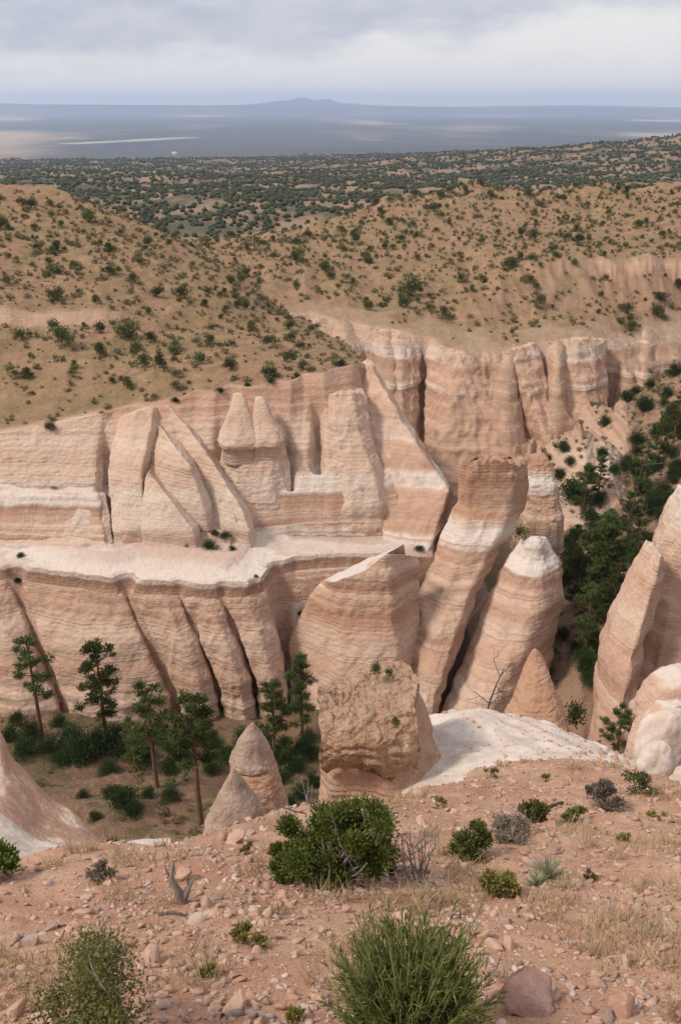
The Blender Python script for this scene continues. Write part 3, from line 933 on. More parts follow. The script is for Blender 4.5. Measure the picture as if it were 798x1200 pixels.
o = blade('rock_spire', [
    [(535, 543, 93.60), (535, 566, 92.90), (536, 588, 92.20), (524, 607, 91.60), (514, 634, 89.60), (501, 661, 87.60), (480, 709, 84.60), (467, 757, 81.60), (462, 800, 79.60), (458, 850, 77.60)],
    [(552, 541, 92.20), (551, 566, 91.60), (550, 590, 91.00), (543, 612, 89.80), (536, 647, 87.20), (519, 704, 83.00), (506, 765, 78.60), (498, 827, 74.60), (494, 860, 72.60)],
    [(596, 538, 92.00), (597, 566, 91.60), (596, 592, 90.80), (588, 620, 89.20), (569, 656, 86.60), (546, 704, 83.00), (532, 748, 79.80), (511, 810, 75.60), (502, 860, 73.00)],
    [(618, 543, 93.60), (619, 566, 93.20), (617, 590, 92.60), (603, 621, 91.40), (585, 647, 89.60), (561, 695, 86.20), (542, 748, 82.60), (520, 806, 78.10), (506, 860, 74.60)]],
    M_SPIRE, 5.5, 190, 26, 3, .24, soft=3, rag=.9, back=[[(612, 536, 97.60), (600, 600, 97.60), (560, 700, 93.60)], [(545, 537, 97.60), (540, 600, 97.60), (500, 700, 93.60)]])
tag(o, 'tall banded tuff spire with reddish blocky top, leaning back behind the white-topped spire', 'rock spire')
o = blade('rock_spire', [
    [(612, 632, 89.20), (593, 647, 88.80), (576, 673, 87.80), (559, 709, 85.80), (545, 752, 83.80), (522, 806, 79.80), (503, 850, 76.30)],
    [(622, 628, 88.20), (614, 649, 87.40), (604, 676, 85.80), (588, 716, 83.40), (566, 766, 80.00), (540, 820, 76.40), (525, 855, 74.40)],
    [(630, 628, 88.00), (630, 650, 86.80), (634, 690, 84.40), (633, 718, 82.80), (614, 766, 79.40), (585, 818, 75.80), (570, 855, 74.00)],
    [(640, 630, 88.80), (655, 648, 88.40), (665, 673, 87.80), (667, 704, 86.80), (660, 724, 86.20), (655, 766, 84.80), (645, 820, 82.80), (640, 860, 80.80)]],
    M_SPIREW, 5.0, 190, 26, 14, .15, soft=14, back=[[(640, 632, 93), (655, 680, 94), (650, 760, 92)], [(620, 632, 93), (600, 680, 94), (570, 760, 92)]])
tag(o, 'rounded banded tuff spire with smooth white top, beside the reddish-topped spire', 'rock spire')
o = blade('rock_fin', [
    [(379, 679, 82.40), (356, 706, 82.00), (335, 752, 81.00), (337, 800, 79.40), (340, 850, 77.40)],
    [(389, 682, 80.80), (396, 708, 79.80), (397, 760, 77.80), (398, 840, 74.40)],
    [(428, 668, 80.60), (432, 710, 79.20), (436, 770, 76.80), (440, 840, 74.00)],
    [(452, 648, 81.00), (458, 700, 79.60), (466, 770, 77.00), (470, 840, 74.40)],
    [(491, 651, 83.40), (492, 720, 82.40), (495, 800, 80.40), (498, 850, 78.40)]],
    M_SPIREF, 5.0, 170, 24, 21, .16, back=[[(478, 636, 86.40), (490, 700, 87.40), (492, 800, 86.40)], [(392, 674, 84.40), (370, 730, 85.40), (350, 800, 84.40)]])
tag(o, 'broad banded tuff fin with sloping white top, left of the tall leaning spire', 'rock fin')
# tent-shaped fins standing out from the upper part of the left wall
o = blade('tent_rock', [
    [(140, 490, 98), (132, 520, 95.2), (127, 548, 92.4), (128, 562, 91.4), (129, 590, 89.8), (132, 624, 87.6)],
    [(160, 483, 97.6), (152, 515, 94.6), (146, 552, 91.4), (147, 563, 90.6), (148, 590, 89.0), (150, 622, 87.2)],
    [(180, 476, 98.6), (176, 505, 95.4), (168, 540, 92.0), (165, 559, 90.6), (168, 590, 88.8), (169, 617, 87.2)],
    [(185, 478, 99.4), (187, 505, 97), (178, 540, 93.8), (173, 565, 92.2), (171, 619, 88.4)]], M_TENT, 4, 150, 24, 141, .10, .04, 4)
tag(o, 'broad tent rock with rounded foot beside the grassy gully, leftmost of the left wall pyramids', 'tent rock')
o = blade('tent_rock', [
    [(190, 477, 100.4), (186, 500, 98.4), (200, 540, 95.2), (230, 590, 91.6), (240, 622, 89.2)],
    [(196, 474, 99.6), (226, 508, 95.8), (258, 556, 91.4), (286, 602, 87.8), (292, 622, 86.8)],
    [(199, 475, 100.8), (230, 506, 98.4), (263, 552, 94.8), (291, 596, 91.2), (298, 620, 89.6)]], M_TENT, 4, 150, 30, 142, .12, .04, 4)
tag(o, 'longest pale tent ridge running down right from the rim of the left wall', 'tent rock')
o = blade('tent_rock', [
    [(185, 502, 97.4), (175, 538, 94), (173, 552, 93), (178, 602, 89.8)],
    [(187, 499, 96.4), (205, 524, 92.6), (223, 547, 90.2), (228, 562, 89.7), (242, 602, 88.0)],
    [(191, 501, 97.4), (210, 521, 95), (229, 545, 92.8), (250, 594, 90)]], M_TENT, 4, 130, 30, 143, .10, .04, 4)
tag(o, 'middle pyramid with shaded right face in front of the longest tent ridge', 'tent rock')
o = blade('tent_rock', [
    [(172, 556, 91.2), (167, 590, 88.8), (165, 622, 86.8)],
    [(174, 553, 90.6), (200, 587, 87.7), (225, 620, 85.8)],
    [(177, 556, 91.6), (206, 585, 89.4), (232, 616, 87.6)]], M_TENT, 3, 110, 30, 144, .07, .03, 3)
tag(o, 'smallest white triangular tent rock low on the left wall, just above the white ledge', 'tent rock')
o = blade('buttress', [
    [(378, 466, 102.4), (376, 500, 99.6), (380, 522, 98), (386, 560, 95.2), (396, 600, 92.6)],
    [(390, 461, 100.6), (392, 500, 97.6), (394, 517, 96.6), (404, 556, 93.8), (412, 592, 91.9)],
    [(414, 460, 100.8), (418, 495, 98), (424, 516, 96.8), (436, 552, 94.2), (446, 590, 92.1)],
    [(429, 462, 102.2), (434, 505, 99.2), (446, 545, 96.6), (460, 588, 94)]], M_TENT, 5, 140, 24, 145, .16, .05, 5, rag=.5)
tag(o, 'squarish rock buttress with overhanging block top in the recess of the left wall', 'buttress')
o = blade('buttress', [
    [(416, 440, 108.8), (420, 500, 101.8), (436, 560, 95.8), (450, 606, 92.4), (448, 660, 88.2)],
    [(434, 427, 108), (474, 500, 101), (498, 536, 97.2), (526, 574, 93.6), (517, 600, 91.8), (500, 652, 87.6)],
    [(438, 429, 110.4), (482, 500, 104.6), (531, 575, 97.2), (523, 602, 95), (508, 656, 91)]], M_PROW, 5, 150, 40, 146, .16, .05, 6)
tag(o, 'sharp banded prow at the right end of the left wall, behind the tall spire', 'buttress')
# the slanting panels of the wall below the white ledge
for k, ln in enumerate([
    [[(-60, 690, 82.4), (-50, 760, 79.6), (-40, 840, 76.8)], [(-12, 684, 82.3), (10, 760, 78.4), (30, 832, 75.8)], [(14, 686, 82.6), (42, 760, 79.4), (72, 834, 76.8)]],
    [[(24, 688, 82.2), (50, 760, 79), (80, 834, 76.4)], [(85, 686, 81.5), (112, 760, 77.4), (135, 828, 75.0)], [(146, 696, 80.3), (168, 750, 78.2), (198, 814, 76.4)]],
    [[(153, 700, 80.0), (181, 752, 78.2), (207, 816, 76.4)], [(190, 696, 79.5), (212, 750, 76.8), (236, 814, 74.8)], [(210, 700, 79.5), (232, 758, 77.5), (252, 806, 76.2)]],
    [[(214, 702, 79.3), (237, 758, 77.4), (257, 804, 76.1)], [(240, 698, 79.1), (262, 748, 76.7), (281, 800, 75.0)], [(258, 702, 79.2), (274, 748, 77.5), (293, 795, 76.2)]],
    [[(263, 702, 79.2), (280, 750, 77.3), (299, 796, 76.0)], [(290, 698, 79.2), (306, 748, 77.2), (319, 798, 75.6)], [(312, 692, 80.6), (322, 740, 78.8), (334, 800, 77)]]]):
    o = blade('cliff', ln, M_CANYONB, 5, 130, 34, 160 + k, .16, .05, 5, soft=5)
    tag(o, kind='structure')
# smooth slabs left of the pyramids, the block in the recess, and the faces of the far wall
for k, (ln, mt_, am) in enumerate([
    ([[(-60, 521, 95.8), (-62, 545, 94.2), (-64, 566, 92.4)], [(0, 511, 96), (-2, 540, 94), (-2, 566, 92.0)], [(62, 497, 97), (60, 535, 94.2), (60, 568, 91.8)], [(120, 484, 98), (112, 530, 94.6), (112, 566, 91.6)], [(135, 482, 99), (122, 530, 95.8), (121, 568, 92.6)]], 'T', .12),
    ([[(-60, 572, 92), (-60, 648, 87)], [(0, 572, 91.6), (4, 648, 86.6)], [(60, 577, 91.0), (64, 642, 86.4)], [(110, 580, 90.6), (118, 636, 86.6)], [(126, 578, 91.4), (134, 634, 87.4)]], 'T', .10),
    ([[(262, 512, 96.6), (256, 545, 95.2), (257, 588, 93.0)], [(280, 516, 95.0), (280, 555, 93.4), (281, 588, 92.0)], [(312, 516, 94.9), (318, 555, 93.4), (321, 588, 92.0)], [(331, 508, 96.4), (340, 545, 95), (343, 588, 93.2)]], 'T', .14),
    ([[(440, 384, 170.5), (444, 470, 160), (446, 545, 151.5)], [(468, 388, 167.5), (470, 460, 157.5), (472, 545, 148)], [(494, 396, 168), (492, 460, 161), (488, 535, 153)]], 'B', .35),
    ([[(500, 400, 167), (498, 470, 159), (494, 550, 150)], [(538, 413, 160), (528, 470, 152.5), (514, 565, 144.5)], [(550, 413, 160.5), (584, 500, 151.5), (620, 562, 144.5)], [(562, 414, 162), (603, 500, 153.5), (640, 560, 147)]], 'B', .4),
    ([[(568, 415, 162.5), (598, 470, 157), (636, 545, 150)], [(600, 410, 160), (622, 470, 153.5), (650, 540, 146.5)], [(630, 402, 163), (645, 460, 157.5), (664, 525, 151)]], 'B', .35),
    ([[(637, 401, 164.5), (652, 450, 159.5), (668, 505, 154)], [(672, 398, 164), (684, 440, 159), (694, 495, 153.5)], [(711, 398, 168), (713, 440, 164), (711, 485, 158)]], 'B', .35)]):
    o = blade('cliff', ln, M_TENT if mt_ == 'T' else M_CANYONB, 6 if mt_ == 'B' else 4, 130, 34, 180 + k, am, .06, 5, soft=6, rag=.4 if mt_ == 'B' else .15)
    tag(o, kind='structure')
for secs, lab in (([(462, 274, 285, 98.2), (470, 272, 289, 97.8), (485, 268, 294, 97), (510, 259, 306, 95.9), (518, 259, 307, 95.7), (523, 264, 302, 95.6)], 'left one of the two small twin pinnacles in the recess of the left wall'),
                  ([(466, 299, 309, 98.2), (474, 298, 314, 97.7), (490, 296, 320, 96.9), (508, 292, 332, 96.0), (516, 291, 333, 95.8), (521, 295, 328, 95.6)], 'right one of the two small twin pinnacles in the recess of the left wall')):
    o = spire('rock_pinnacle', secs, M_TENT, .9, 190, 60, 60, rough=.12, power=2.6, base_drop=1.5, flat=.3)
    tag(o, lab, 'rock pinnacle')
o = spire('rock_pinnacle', [(536, 622, 642, 106), (545, 620, 645, 105.6), (570, 616, 650, 104.5), (605, 606, 656, 103)], M_SPIRE, .9, 25, 90, rough=.16, power=3)
tag(o, 'small reddish pinnacle just behind the top of the tall spire', 'rock pinnacle')
t = None
o = blade('rock_fin', [
    [(800, 592, 75), (787, 610, 74.8), (768, 640, 74), (757, 680, 73), (745, 740, 71), (735, 800, 68)],
    [(815, 596, 73), (806, 640, 72), (790, 700, 70.5), (775, 760, 68), (765, 830, 64)],
    [(850, 600, 72), (850, 650, 71), (845, 720, 69), (840, 800, 66)],
    [(900, 610, 75), (910, 680, 74), (915, 760, 72), (920, 830, 70)]], M_FIN, 6, 150, 24, 33, .3, drop=12)
tag(o, 'large pale banded rock fin cut off by the right border', 'rock fin')
o = blade('rock_pinnacle', [
    [(770, 650, 69.5), (758, 664, 69.3), (739, 690, 69), (721, 724, 68), (706, 762, 66.6), (700, 800, 65), (697, 850, 62)],
    [(773, 650, 68.6), (768, 676, 67.8), (756, 716, 66.4), (742, 760, 64.4), (732, 810, 62), (726, 850, 60)],
    [(777, 652, 69), (773, 690, 68.4), (763, 730, 67.4), (752, 770, 66), (744, 812, 64), (742, 850, 62)]], M_FIN, 3, 140, 24, 37, .16, drop=12)
tag(o, 'slim orange-sided pinnacle leaning against the large fin at the right border', 'rock pinnacle')
o = spire('cone_rock', [(762, 624, 630, 35.5), (772, 619, 637, 35.5), (795, 610, 645, 35), (820, 602, 655, 34.5), (850, 590, 664, 34), (880, 580, 672, 33.5)], M_ORNG, .95, 41, 110, rough=.05, ledge=.02)
tag(o, 'orange cone-shaped tent rock with grey tip behind the white slickrock', 'tent rock')


def hoodoo(name, label, cap, body, seed):
    e = thing(name, label, 'hoodoo', up(*[(body[-1][1] + body[-1][2]) / 2, body[-1][0], body[-1][3]]))
    c = spire('cap', cap, M_CAP, 1.0, seed, 70, 80, rough=.045, base_drop=.05, ledge=.0, power=2.0, flat=.9)
    b = spire('column', body, M_ORNG, 1.0, seed + 3, 90, 90, rough=.06, ledge=.03, power=2.1)
    bpy.context.view_layer.update()
    for q in (c, b):
        q.parent = e; q.matrix_parent_inverse = e.matrix_world.inverted()
    return e


hoodoo('hoodoo', 'taller cone-capped hoodoo with rounded grey cap, standing behind the wider cap', [(849, 293, 299, 30.3), (855, 288, 303, 30.3), (864, 282, 309, 30.3), (878, 275, 316, 30.3), (888, 270.5, 320, 30.2), (892, 270, 321, 30.2), (895, 275, 317, 30.2), (896, 282, 310, 30.2)], [(892, 272, 322, 30.2), (905, 270, 326, 30), (935, 266, 334, 29.5), (985, 258, 344, 28.5)], 51)
hoodoo('hoodoo', 'lower squat hoodoo with pointed grey cone cap, in front of the taller capped one', [(905, 271, 276, 27.8), (911, 267, 282, 27.8), (922, 261, 290, 27.8), (940, 252, 301, 27.6), (956, 244, 311, 27.5), (965, 240, 314, 27.4), (969, 243, 312, 27.4), (971, 250, 305, 27.4)], [(968, 243, 312, 27.3), (985, 238, 316, 27), (1010, 230, 320, 26.5)], 61)

# conglomerate-capped tower
def craggy(name, secs, mat, seed, **k):
    return spire(name, secs, mat, seed=seed, **k)


M_COL = mat_rock('rosy_tuff', [(-60, ROSE), (-30, ROSE), (-18, PINK), (-5, ROSE)], warp=.5, tint=(.34, .20, .14), tintf=.4, bdist=.22)
M_CONG = mat_cong('conglomerate', (.44, .27, .18), (.53, .355, .25), 1.6, 1.0, .2, (.27, .155, .095))
def sheet_rock(name, lines, mat, nu=120, nv=90, seed=0, amp=.25, skirt=5.0, fine=.05, amp3=0.0, rill=0.0):
    """a rock body: lines run left to right, from the front to the back; the sides drop below the ground"""
    L = []
    for ln in lines:
        p = np.array([up(*q) for q in ln])
        s = smooth_table(p, nu)
        L.append(s)
    L = np.array(L)                      # k x nu x 3
    V = smooth_table(L.reshape(len(L), -1), nv).reshape(nv, nu, 3)
    n = fbm3(V[..., 0] / 2.2, V[..., 1] / 2.2, V[..., 2] / 2.2, 4, seed) * amp + fbm3(V[..., 0] / .4, V[..., 1] / .4, V[..., 2] / .4, 3, seed + 7) * fine
    V[..., 2] += n
    if amp3:
        for c in (0, 1):
            V[..., c] += amp3 * (fbm3(V[..., 0] / 1.1 + 7 * c, V[..., 1] / 1.1, V[..., 2] / .8, 4, seed + 21 + c) * 1.3 + .35 * fbm3(V[..., 0] / .3, V[..., 1] / .3, V[..., 2] / .2, 2, seed + 31 + c))
    V[..., 2] += rill * (1 - 2 * np.abs(noise2(V[..., 0] / 1.3 + .25 * V[..., 1], V[..., 1] / 7, seed + 3)))
    sheet_rock.V = V.copy()
    # closed body: skirt and underside
    B = V.copy(); B[..., 2] -= skirt
    i = np.arange(nu * nv).reshape(nv, nu)
    q = np.stack([i[:-1, :-1], i[:-1, 1:], i[1:, 1:], i[1:, :-1]], -1).reshape(-1, 4)
    off = nu * nv
    loop = np.concatenate([i[0, :], i[1:, -1], i[-1, -2::-1], i[-2:0:-1, 0]])
    side = np.stack([loop, loop + off, np.roll(loop, -1) + off, np.roll(loop, -1)], -1)
    me = new_mesh(name, np.concatenate([V.reshape(-1, 3), B.reshape(-1, 3)]), [q, (q + off)[:, ::-1], side], True)
    return link(name, me, mat)


tw = thing('rock_tower', 'blocky rock tower with rubbly conglomerate cap and small shrubs on top', 'rock tower', up(440, 950, 21))
cp = sheet_rock('cap', [
    [(381, 893, 20.7), (420, 894, 20.6), (455, 902, 20.5), (486, 900, 20.8)],
    [(375, 870, 20.5), (420, 870, 20.3), (460, 878, 20.3), (489, 874, 20.6)],
    [(373, 838, 20.9), (420, 838, 20.9), (460, 838, 20.9), (488, 830, 21.1)],
    [(371, 811, 21.5), (405, 806, 21.9), (440, 800, 22.2), (487, 796, 22.4)],
    [(376, 805, 22.1), (406, 799, 22.7), (437, 783, 23.4), (476, 775, 23.6)],
    [(382, 815, 23.6), (408, 812, 24.0), (440, 800, 24.5), (474, 792, 24.7)],
    [(384, 860, 24.2), (410, 860, 24.5), (440, 850, 25.0), (472, 850, 25.2)]], M_CONG, 170, 170, 71, .40, .25, .26, .24)
bd = blade('column', [
    [(379, 872, 21.6), (376, 900, 21.5), (371, 950, 21)],
    [(392, 876, 21.0), (392, 905, 20.9), (390, 955, 20.4)],
    [(476, 880, 20.9), (484, 910, 20.7), (497, 955, 20.1)],
    [(486, 806, 22.6), (503, 846, 22.4), (520, 894, 21.9), (535, 930, 21.3), (546, 962, 20.8)]], M_COL, 3.0, 110, 24, 74, .16, .06, 6, back=[[(484, 816, 23.6), (500, 880, 23.6), (525, 940, 23)], [(386, 872, 23.2), (384, 900, 23.2), (380, 950, 22.8)]])
bpy.context.view_layer.update()
for q in (cp, bd):
    q.parent = tw; q.matrix_parent_inverse = tw.matrix_world.inverted()


o = sheet_rock('slickrock', [
    [(470, 990, 18.5), (560, 960, 17.5), (650, 938, 17), (700, 930, 17), (750, 925, 17.5)],
    [(470, 940, 20), (560, 925, 19), (650, 908, 18.7), (705, 904, 18.7), (745, 906, 18.7)],
    [(472, 880, 23), (560, 872, 23), (640, 872, 23), (695, 884, 23), (738, 896, 22.5)],
    [(470, 856, 25), (500, 845, 26), (545, 834, 27), (605, 842, 27), (655, 858, 27), (700, 876, 26.5), (730, 890, 25)],
    [(468, 866, 28), (548, 842, 30), (605, 850, 30), (655, 866, 30), (700, 884, 29), (725, 898, 28)],
    [(465, 920, 31), (548, 890, 34), (605, 892, 34), (655, 900, 34), (700, 910, 33), (725, 920, 31)]], M_WROCK, 150, 120, 81, .35, rill=.16)
tag(o, 'smooth white slickrock sheet sloping down behind the gravel edge', 'slickrock')
SLICK = sheet_rock.V
o = sheet_rock('slickrock', [
    [(-60, 1040, 8.5), (0, 1022, 8.8), (50, 1010, 9.2), (100, 1003, 9.6)],
    [(-60, 975, 12), (0, 985, 12), (48, 1000, 11.6), (98, 1001, 10.6)],
    [(-60, 930, 14.6), (0, 953, 14.6), (44, 983, 14), (92, 997, 12.5)],
    [(-60, 950, 16.5), (0, 975, 16.5), (44, 1000, 16), (92, 1012, 14.5)]], M_WROCK, 90, 60, 83, .15)
tag(o, 'white slickrock patch below the pink ridge at the left border', 'slickrock')
o = sheet_rock('slickrock', [
    [(119, 1004, 7.4), (160, 1002, 7.5), (204, 1002, 7.5)],
    [(119, 988, 8.3), (160, 984, 8.5), (200, 983, 8.5)],
    [(119, 990, 9.5), (160, 988, 9.7), (200, 988, 9.7)]], M_WROCK, 60, 40, 84, .08, 3)
tag(o, 'thin white rock lip on the brink below the pines', 'slickrock')
o = sheet_rock('rock_ridge', [
    [(-60, 1010, 13), (0, 1010, 13.5), (60, 1015, 13.5), (125, 1010, 14)],
    [(-60, 960, 16), (0, 955, 16.3), (50, 985, 16), (122, 992, 16)],
    [(-60, 925, 18.5), (0, 920, 18.5), (55, 955, 18), (118, 986, 17.5)],
    [(-60, 850, 21), (-8, 855, 21), (6, 868, 20.8), (13, 890, 20.6), (36, 914, 20.2), (60, 938, 19.8), (90, 955, 19.2), (117, 984, 18.5)],
    [(-60, 865, 24), (5, 890, 23.5), (60, 950, 22.5), (117, 1000, 21)],
    [(-60, 950, 26), (5, 970, 26), (60, 1010, 25), (117, 1040, 24)]], M_WPINK, 110, 100, 85, .3)
tag(o, 'pink banded rock ridge falling to the right at the left border', 'rock ridge')


def dome(name, label, pl, pr, ptop, pbot, Y, mat, seed, dep=.9):
    a, b = up(pl, pbot, Y), up(pr, pbot, Y); tp = up((pl + pr) / 2, ptop, Y)
    rx = abs(b[0] - a[0]) / 2; rz = tp[2] - a[2]
    v, f = ICO4
    v2, f2 = v.copy(), f
    n = fbm3(v[:, 0] * 1.3 + seed, v[:, 1] * 1.3, v[:, 2] * 1.3, 4, seed)[:, None]
    n2 = fbm3(v[:, 0] * 5 + seed, v[:, 1] * 5, v[:, 2] * 7, 4, seed + 3)[:, None]
    v2 = v2 * (1 + .20 * n + .06 * n2) * np.array([rx, rx * dep, rz])
    o = link(name, new_mesh(name, v2, [f2], True), mat, None, ((a[0] + b[0]) / 2, Y + rx * .3, a[2]))
    return tag(o, label, 'boulder')


M_PEACH = mat_rock('peach_tuff', [(-60, CREAM), (-30, CREAM), (-22, PINK), (-10, CREAM)], warp=.4, tint=(.56, .40, .31), tintf=.5, bdist=.2, top=(.62, .52, .46))
dome('dome_rock', 'upper pale peach dome rock at the right border, largest of the dome cluster', 738, 850, 796, 862, 33, M_PEACH, 91)
dome('dome_rock', 'middle white dome rock perched on a peach base near the right border', 745, 815, 838, 890, 28, M_WROCK, 92)
dome('dome_rock', 'lowest white dome rock beside the green bush at the right', 742, 795, 876, 925, 25, M_WROCK, 93)
dome('dome_rock', 'small white dome rock touching the right border below the middle dome', 778, 830, 905, 945, 24, M_WROCK, 94)
dome('dome_rock', 'peach flank rock under the middle white dome', 735, 830, 830, 915, 29.5, M_PEACH, 95)

# ----------------------------------------------------------------------------------------------
# vegetation
# ----------------------------------------------------------------------------------------------


def ball(n, bias=.45):
    d = RNG.normal(size=(n, 3)); d /= np.linalg.norm(d, axis=1)[:, None]
    return d * (RNG.uniform(0, 1, n) ** bias)[:, None]


def bush_mesh(name, nblob, nleaf, size, mat, h=.8, spread=.62):
    """unit bush (radius about 1, height about 2h) sitting on z = 0"""
    mb = MB()
    for k in range(nblob):
        a = RNG.uniform(0, 6.28); rr = RNG.uniform(0, spread) if k else 0
        rad = RNG.uniform(.3, .55) if k else .6
        c = np.array([rr * math.cos(a), rr * math.sin(a), h * RNG.uniform(.45, 1.25) * (1 - .4 * rr)])
        p = ball(nleaf // nblob, .4) * rad * np.array([1, 1, .85]) + c
        p = p[p[:, 2] > -.1]
        D = (p - np.array([0, 0, h * .4])); D = D / np.linalg.norm(D, axis=1)[:, None] + RNG.normal(size=p.shape) * .6
        mb.leaves(p, size, .6, D)
    V = np.concatenate(mb.V)
    me = new_mesh(name, V, [np.concatenate(mb.Q)])
    me.materials.append(mat)
    return me


HB = [bush_mesh('bush_leaves', 10, 700, .14, M_JUN) for _ in range(7)]
SB = [bush_mesh('scrub_clump', 4, 90, .30, M_SCRUB, .55) for _ in range(4)]
FB = [bush_mesh('shrub_leaves', 22, 3200, .075, M_OAK, .75) for _ in range(4)]


def place(me, name, loc, s, sz=None, label=None, cat=None, group=None):
    o = link(name, me, None, None, loc)
    o.scale = (s, s, sz or s); o.rotation_euler = (0, 0, RNG.uniform(0, 6.28))
    return tag(o, label, cat, group)


# hillside bushes: chosen spots first, then scattered
ZONES = {}
def scatter(n, r0, r1, az0, az1, test, seed):
    rg = np.random.default_rng(seed)
    out = []
    while len(out) < n:
        m = 4000
        rr = np.sqrt(rg.uniform(r0 * r0, r1 * r1, m)); az = rg.uniform(az0, az1, m)
        x = rr * np.sin(az); y = rr * np.cos(az)
        z, rock, which, lev, levC = height(x, y, True)
        cl = fbm(x / 18, y / 18, 3, seed)
        ok = test(x, y, z, rock, which, lev, levC, cl) 
        for i in np.nonzero(ok)[0]:
            out.append((x[i], y[i], z[i]))
    return out[:n]


LB = 'dark green juniper bush growing on the tan hillside left of the canyon'
fixed = [(75, 402, 2.3), (150, 392, 2.2), (178, 398, 1.4), (66, 348, 1.9), (105, 257, 2.2), (67, 292, 1.9), (65, 318, 1.6), (129, 292, 1.7), (185, 345, 1.6), (214, 345, 1.8), (118, 413, 1.3), (170, 427, 1.6), (188, 428, 1.5), (150, 452, 1.5), (295, 385, 1.7), (340, 383, 1.6), (315, 440, 1.5), (289, 358, 1.4), (32, 440, 1.2), (60, 503, 1.1), (36, 241, 2.3), (4, 265, 2.3), (130, 320, 1.5), (247, 402, 1.2), (270, 425, 1.1), (208, 440, 1.0), (25, 395, 1.4), (10, 330, 1.5)]
for px, py, s in fixed:
    p = hit(px, py + s * 2)
    place(random.choice(HB), 'juniper_bush', p - np.array([0, 0, .15]), s * random.uniform(.85, 1.1), None, LB, 'bush', 'juniper bushes on the left hillside')
for p in scatter(88, 100, 225, -.42, .02, lambda x, y, z, rk, w, l, lc, cl: (w == 1) & (rk < .3) & (l > 5.2) & (l < 10.1) & (cl > -.12), 301):
    place(random.choice(HB), 'juniper_bush', np.array(p) - [0, 0, .1], random.choice((.55, .7, .8, 1.0, 1.2, 1.5)), None, LB, 'bush', 'juniper bushes on the left hillside')
LM = 'green juniper bush growing on the broad mesa slope beyond the canyon'
fixed = [(482, 345, 3.6), (520, 372, 2.2), (600, 310, 2.0), (565, 284, 2.0), (540, 328, 2.0), (418, 282, 2.2), (360, 278, 2.4), (440, 238, 2.4), (545, 224, 2.2), (515, 230, 2.0), (620, 330, 1.8), (770, 370, 2.4), (733, 365, 2.2), (740, 385, 2.0), (663, 280, 1.7), (675, 270, 1.6), (280, 265, 2.2), (290, 292, 2.0), (400, 270, 1.8), (320, 282, 1.8), (345, 300, 1.8), (388, 325, 1.8), (470, 282, 1.6)]
for px, py, s in fixed:
    p = hit(px, py + s)
    place(random.choice(HB), 'juniper_bush', p - np.array([0, 0, .15]), s * random.uniform(.85, 1.05), None, LM, 'bush', 'juniper bushes on the far mesa slope')
for p in scatter(125, 160, 312, -.16, .42, lambda x, y, z, rk, w, l, lc, cl: (w == 2) & (rk < .3) & (lc > 2.2) & (lc < 7.05) & (cl > -.15), 302):
    place(random.choice(HB), 'juniper_bush', np.array(p) - [0, 0, .1], random.choice((.8, .9, 1.1, 1.3, 1.6, 1.9)), None, LM, 'bush', 'juniper bushes on the far mesa slope')


def merged(name, meshes, pts, scales, mat):
    mb = MB()
    data = []
    for me in meshes:
        v = np.empty(len(me.vertices) * 3, np.float32); me.vertices.foreach_get('co', v)
        data.append(v.reshape(-1, 3))
    for p, s in zip(pts, scales):
        v = random.choice(data)
        a = random.uniform(0, 6.28); c, s_ = math.cos(a), math.sin(a)
        w = v @ np.array([[c, s_, 0], [-s_, c, 0], [0, 0, 1]]) * s + np.asarray(p)
        mb.add(w, None, np.arange(len(w)).reshape(-1, 4))
    return mb.build(name, mat)


pts = scatter(1700, 98, 225, -.42, .02, lambda x, y, z, rk, w, l, lc, cl: (w == 1) & (rk < .5) & (l > 4.9) & (l < 10.2), 303)
pts += scatter(3000, 160, 315, -.2, .44, lambda x, y, z, rk, w, l, lc, cl: (w == 2) & (rk < .5) & (lc > 2.05) & (lc < 7.2), 304)
pts += scatter(520, 75, 180, .2, .46, lambda x, y, z, rk, w, l, lc, cl: (w == 3), 305)
pts += scatter(120, 45, 90, -.42, .1, lambda x, y, z, rk, w, l, lc, cl: (w == 0), 306)
pts2 = scatter(90, 98, 225, -.42, .02, lambda x, y, z, rk, w, l, lc, cl: (w == 1) & (rk < .5) & (l > 5.1) & (l < 10.2) & (cl > -.1), 313)
pts2 += scatter(420, 160, 315, -.2, .44, lambda x, y, z, rk, w, l, lc, cl: (w == 2) & (rk < .5) & (lc > 2.1) & (lc < 7.2) & (cl > -.1), 314)
o = merged('scrub', HB, pts2, [random.choice((.4, .5, .6, .7, .8, 1.0)) * (1 + .3 * (p[1] > 150)) for p in pts2], M_JUN)
tag(o, 'small dark bushes sprinkled between the junipers of the slopes', 'scrub', None, 'stuff')
o = merged('scrub', SB, pts, [random.choice((.25, .3, .35, .4, .5, .6, .8)) * (1 + .35 * (p[1] > 150)) for p in pts], M_SCRUB)
tag(o, 'low grey-green scrub dotting the slopes', 'scrub', None, 'stuff')

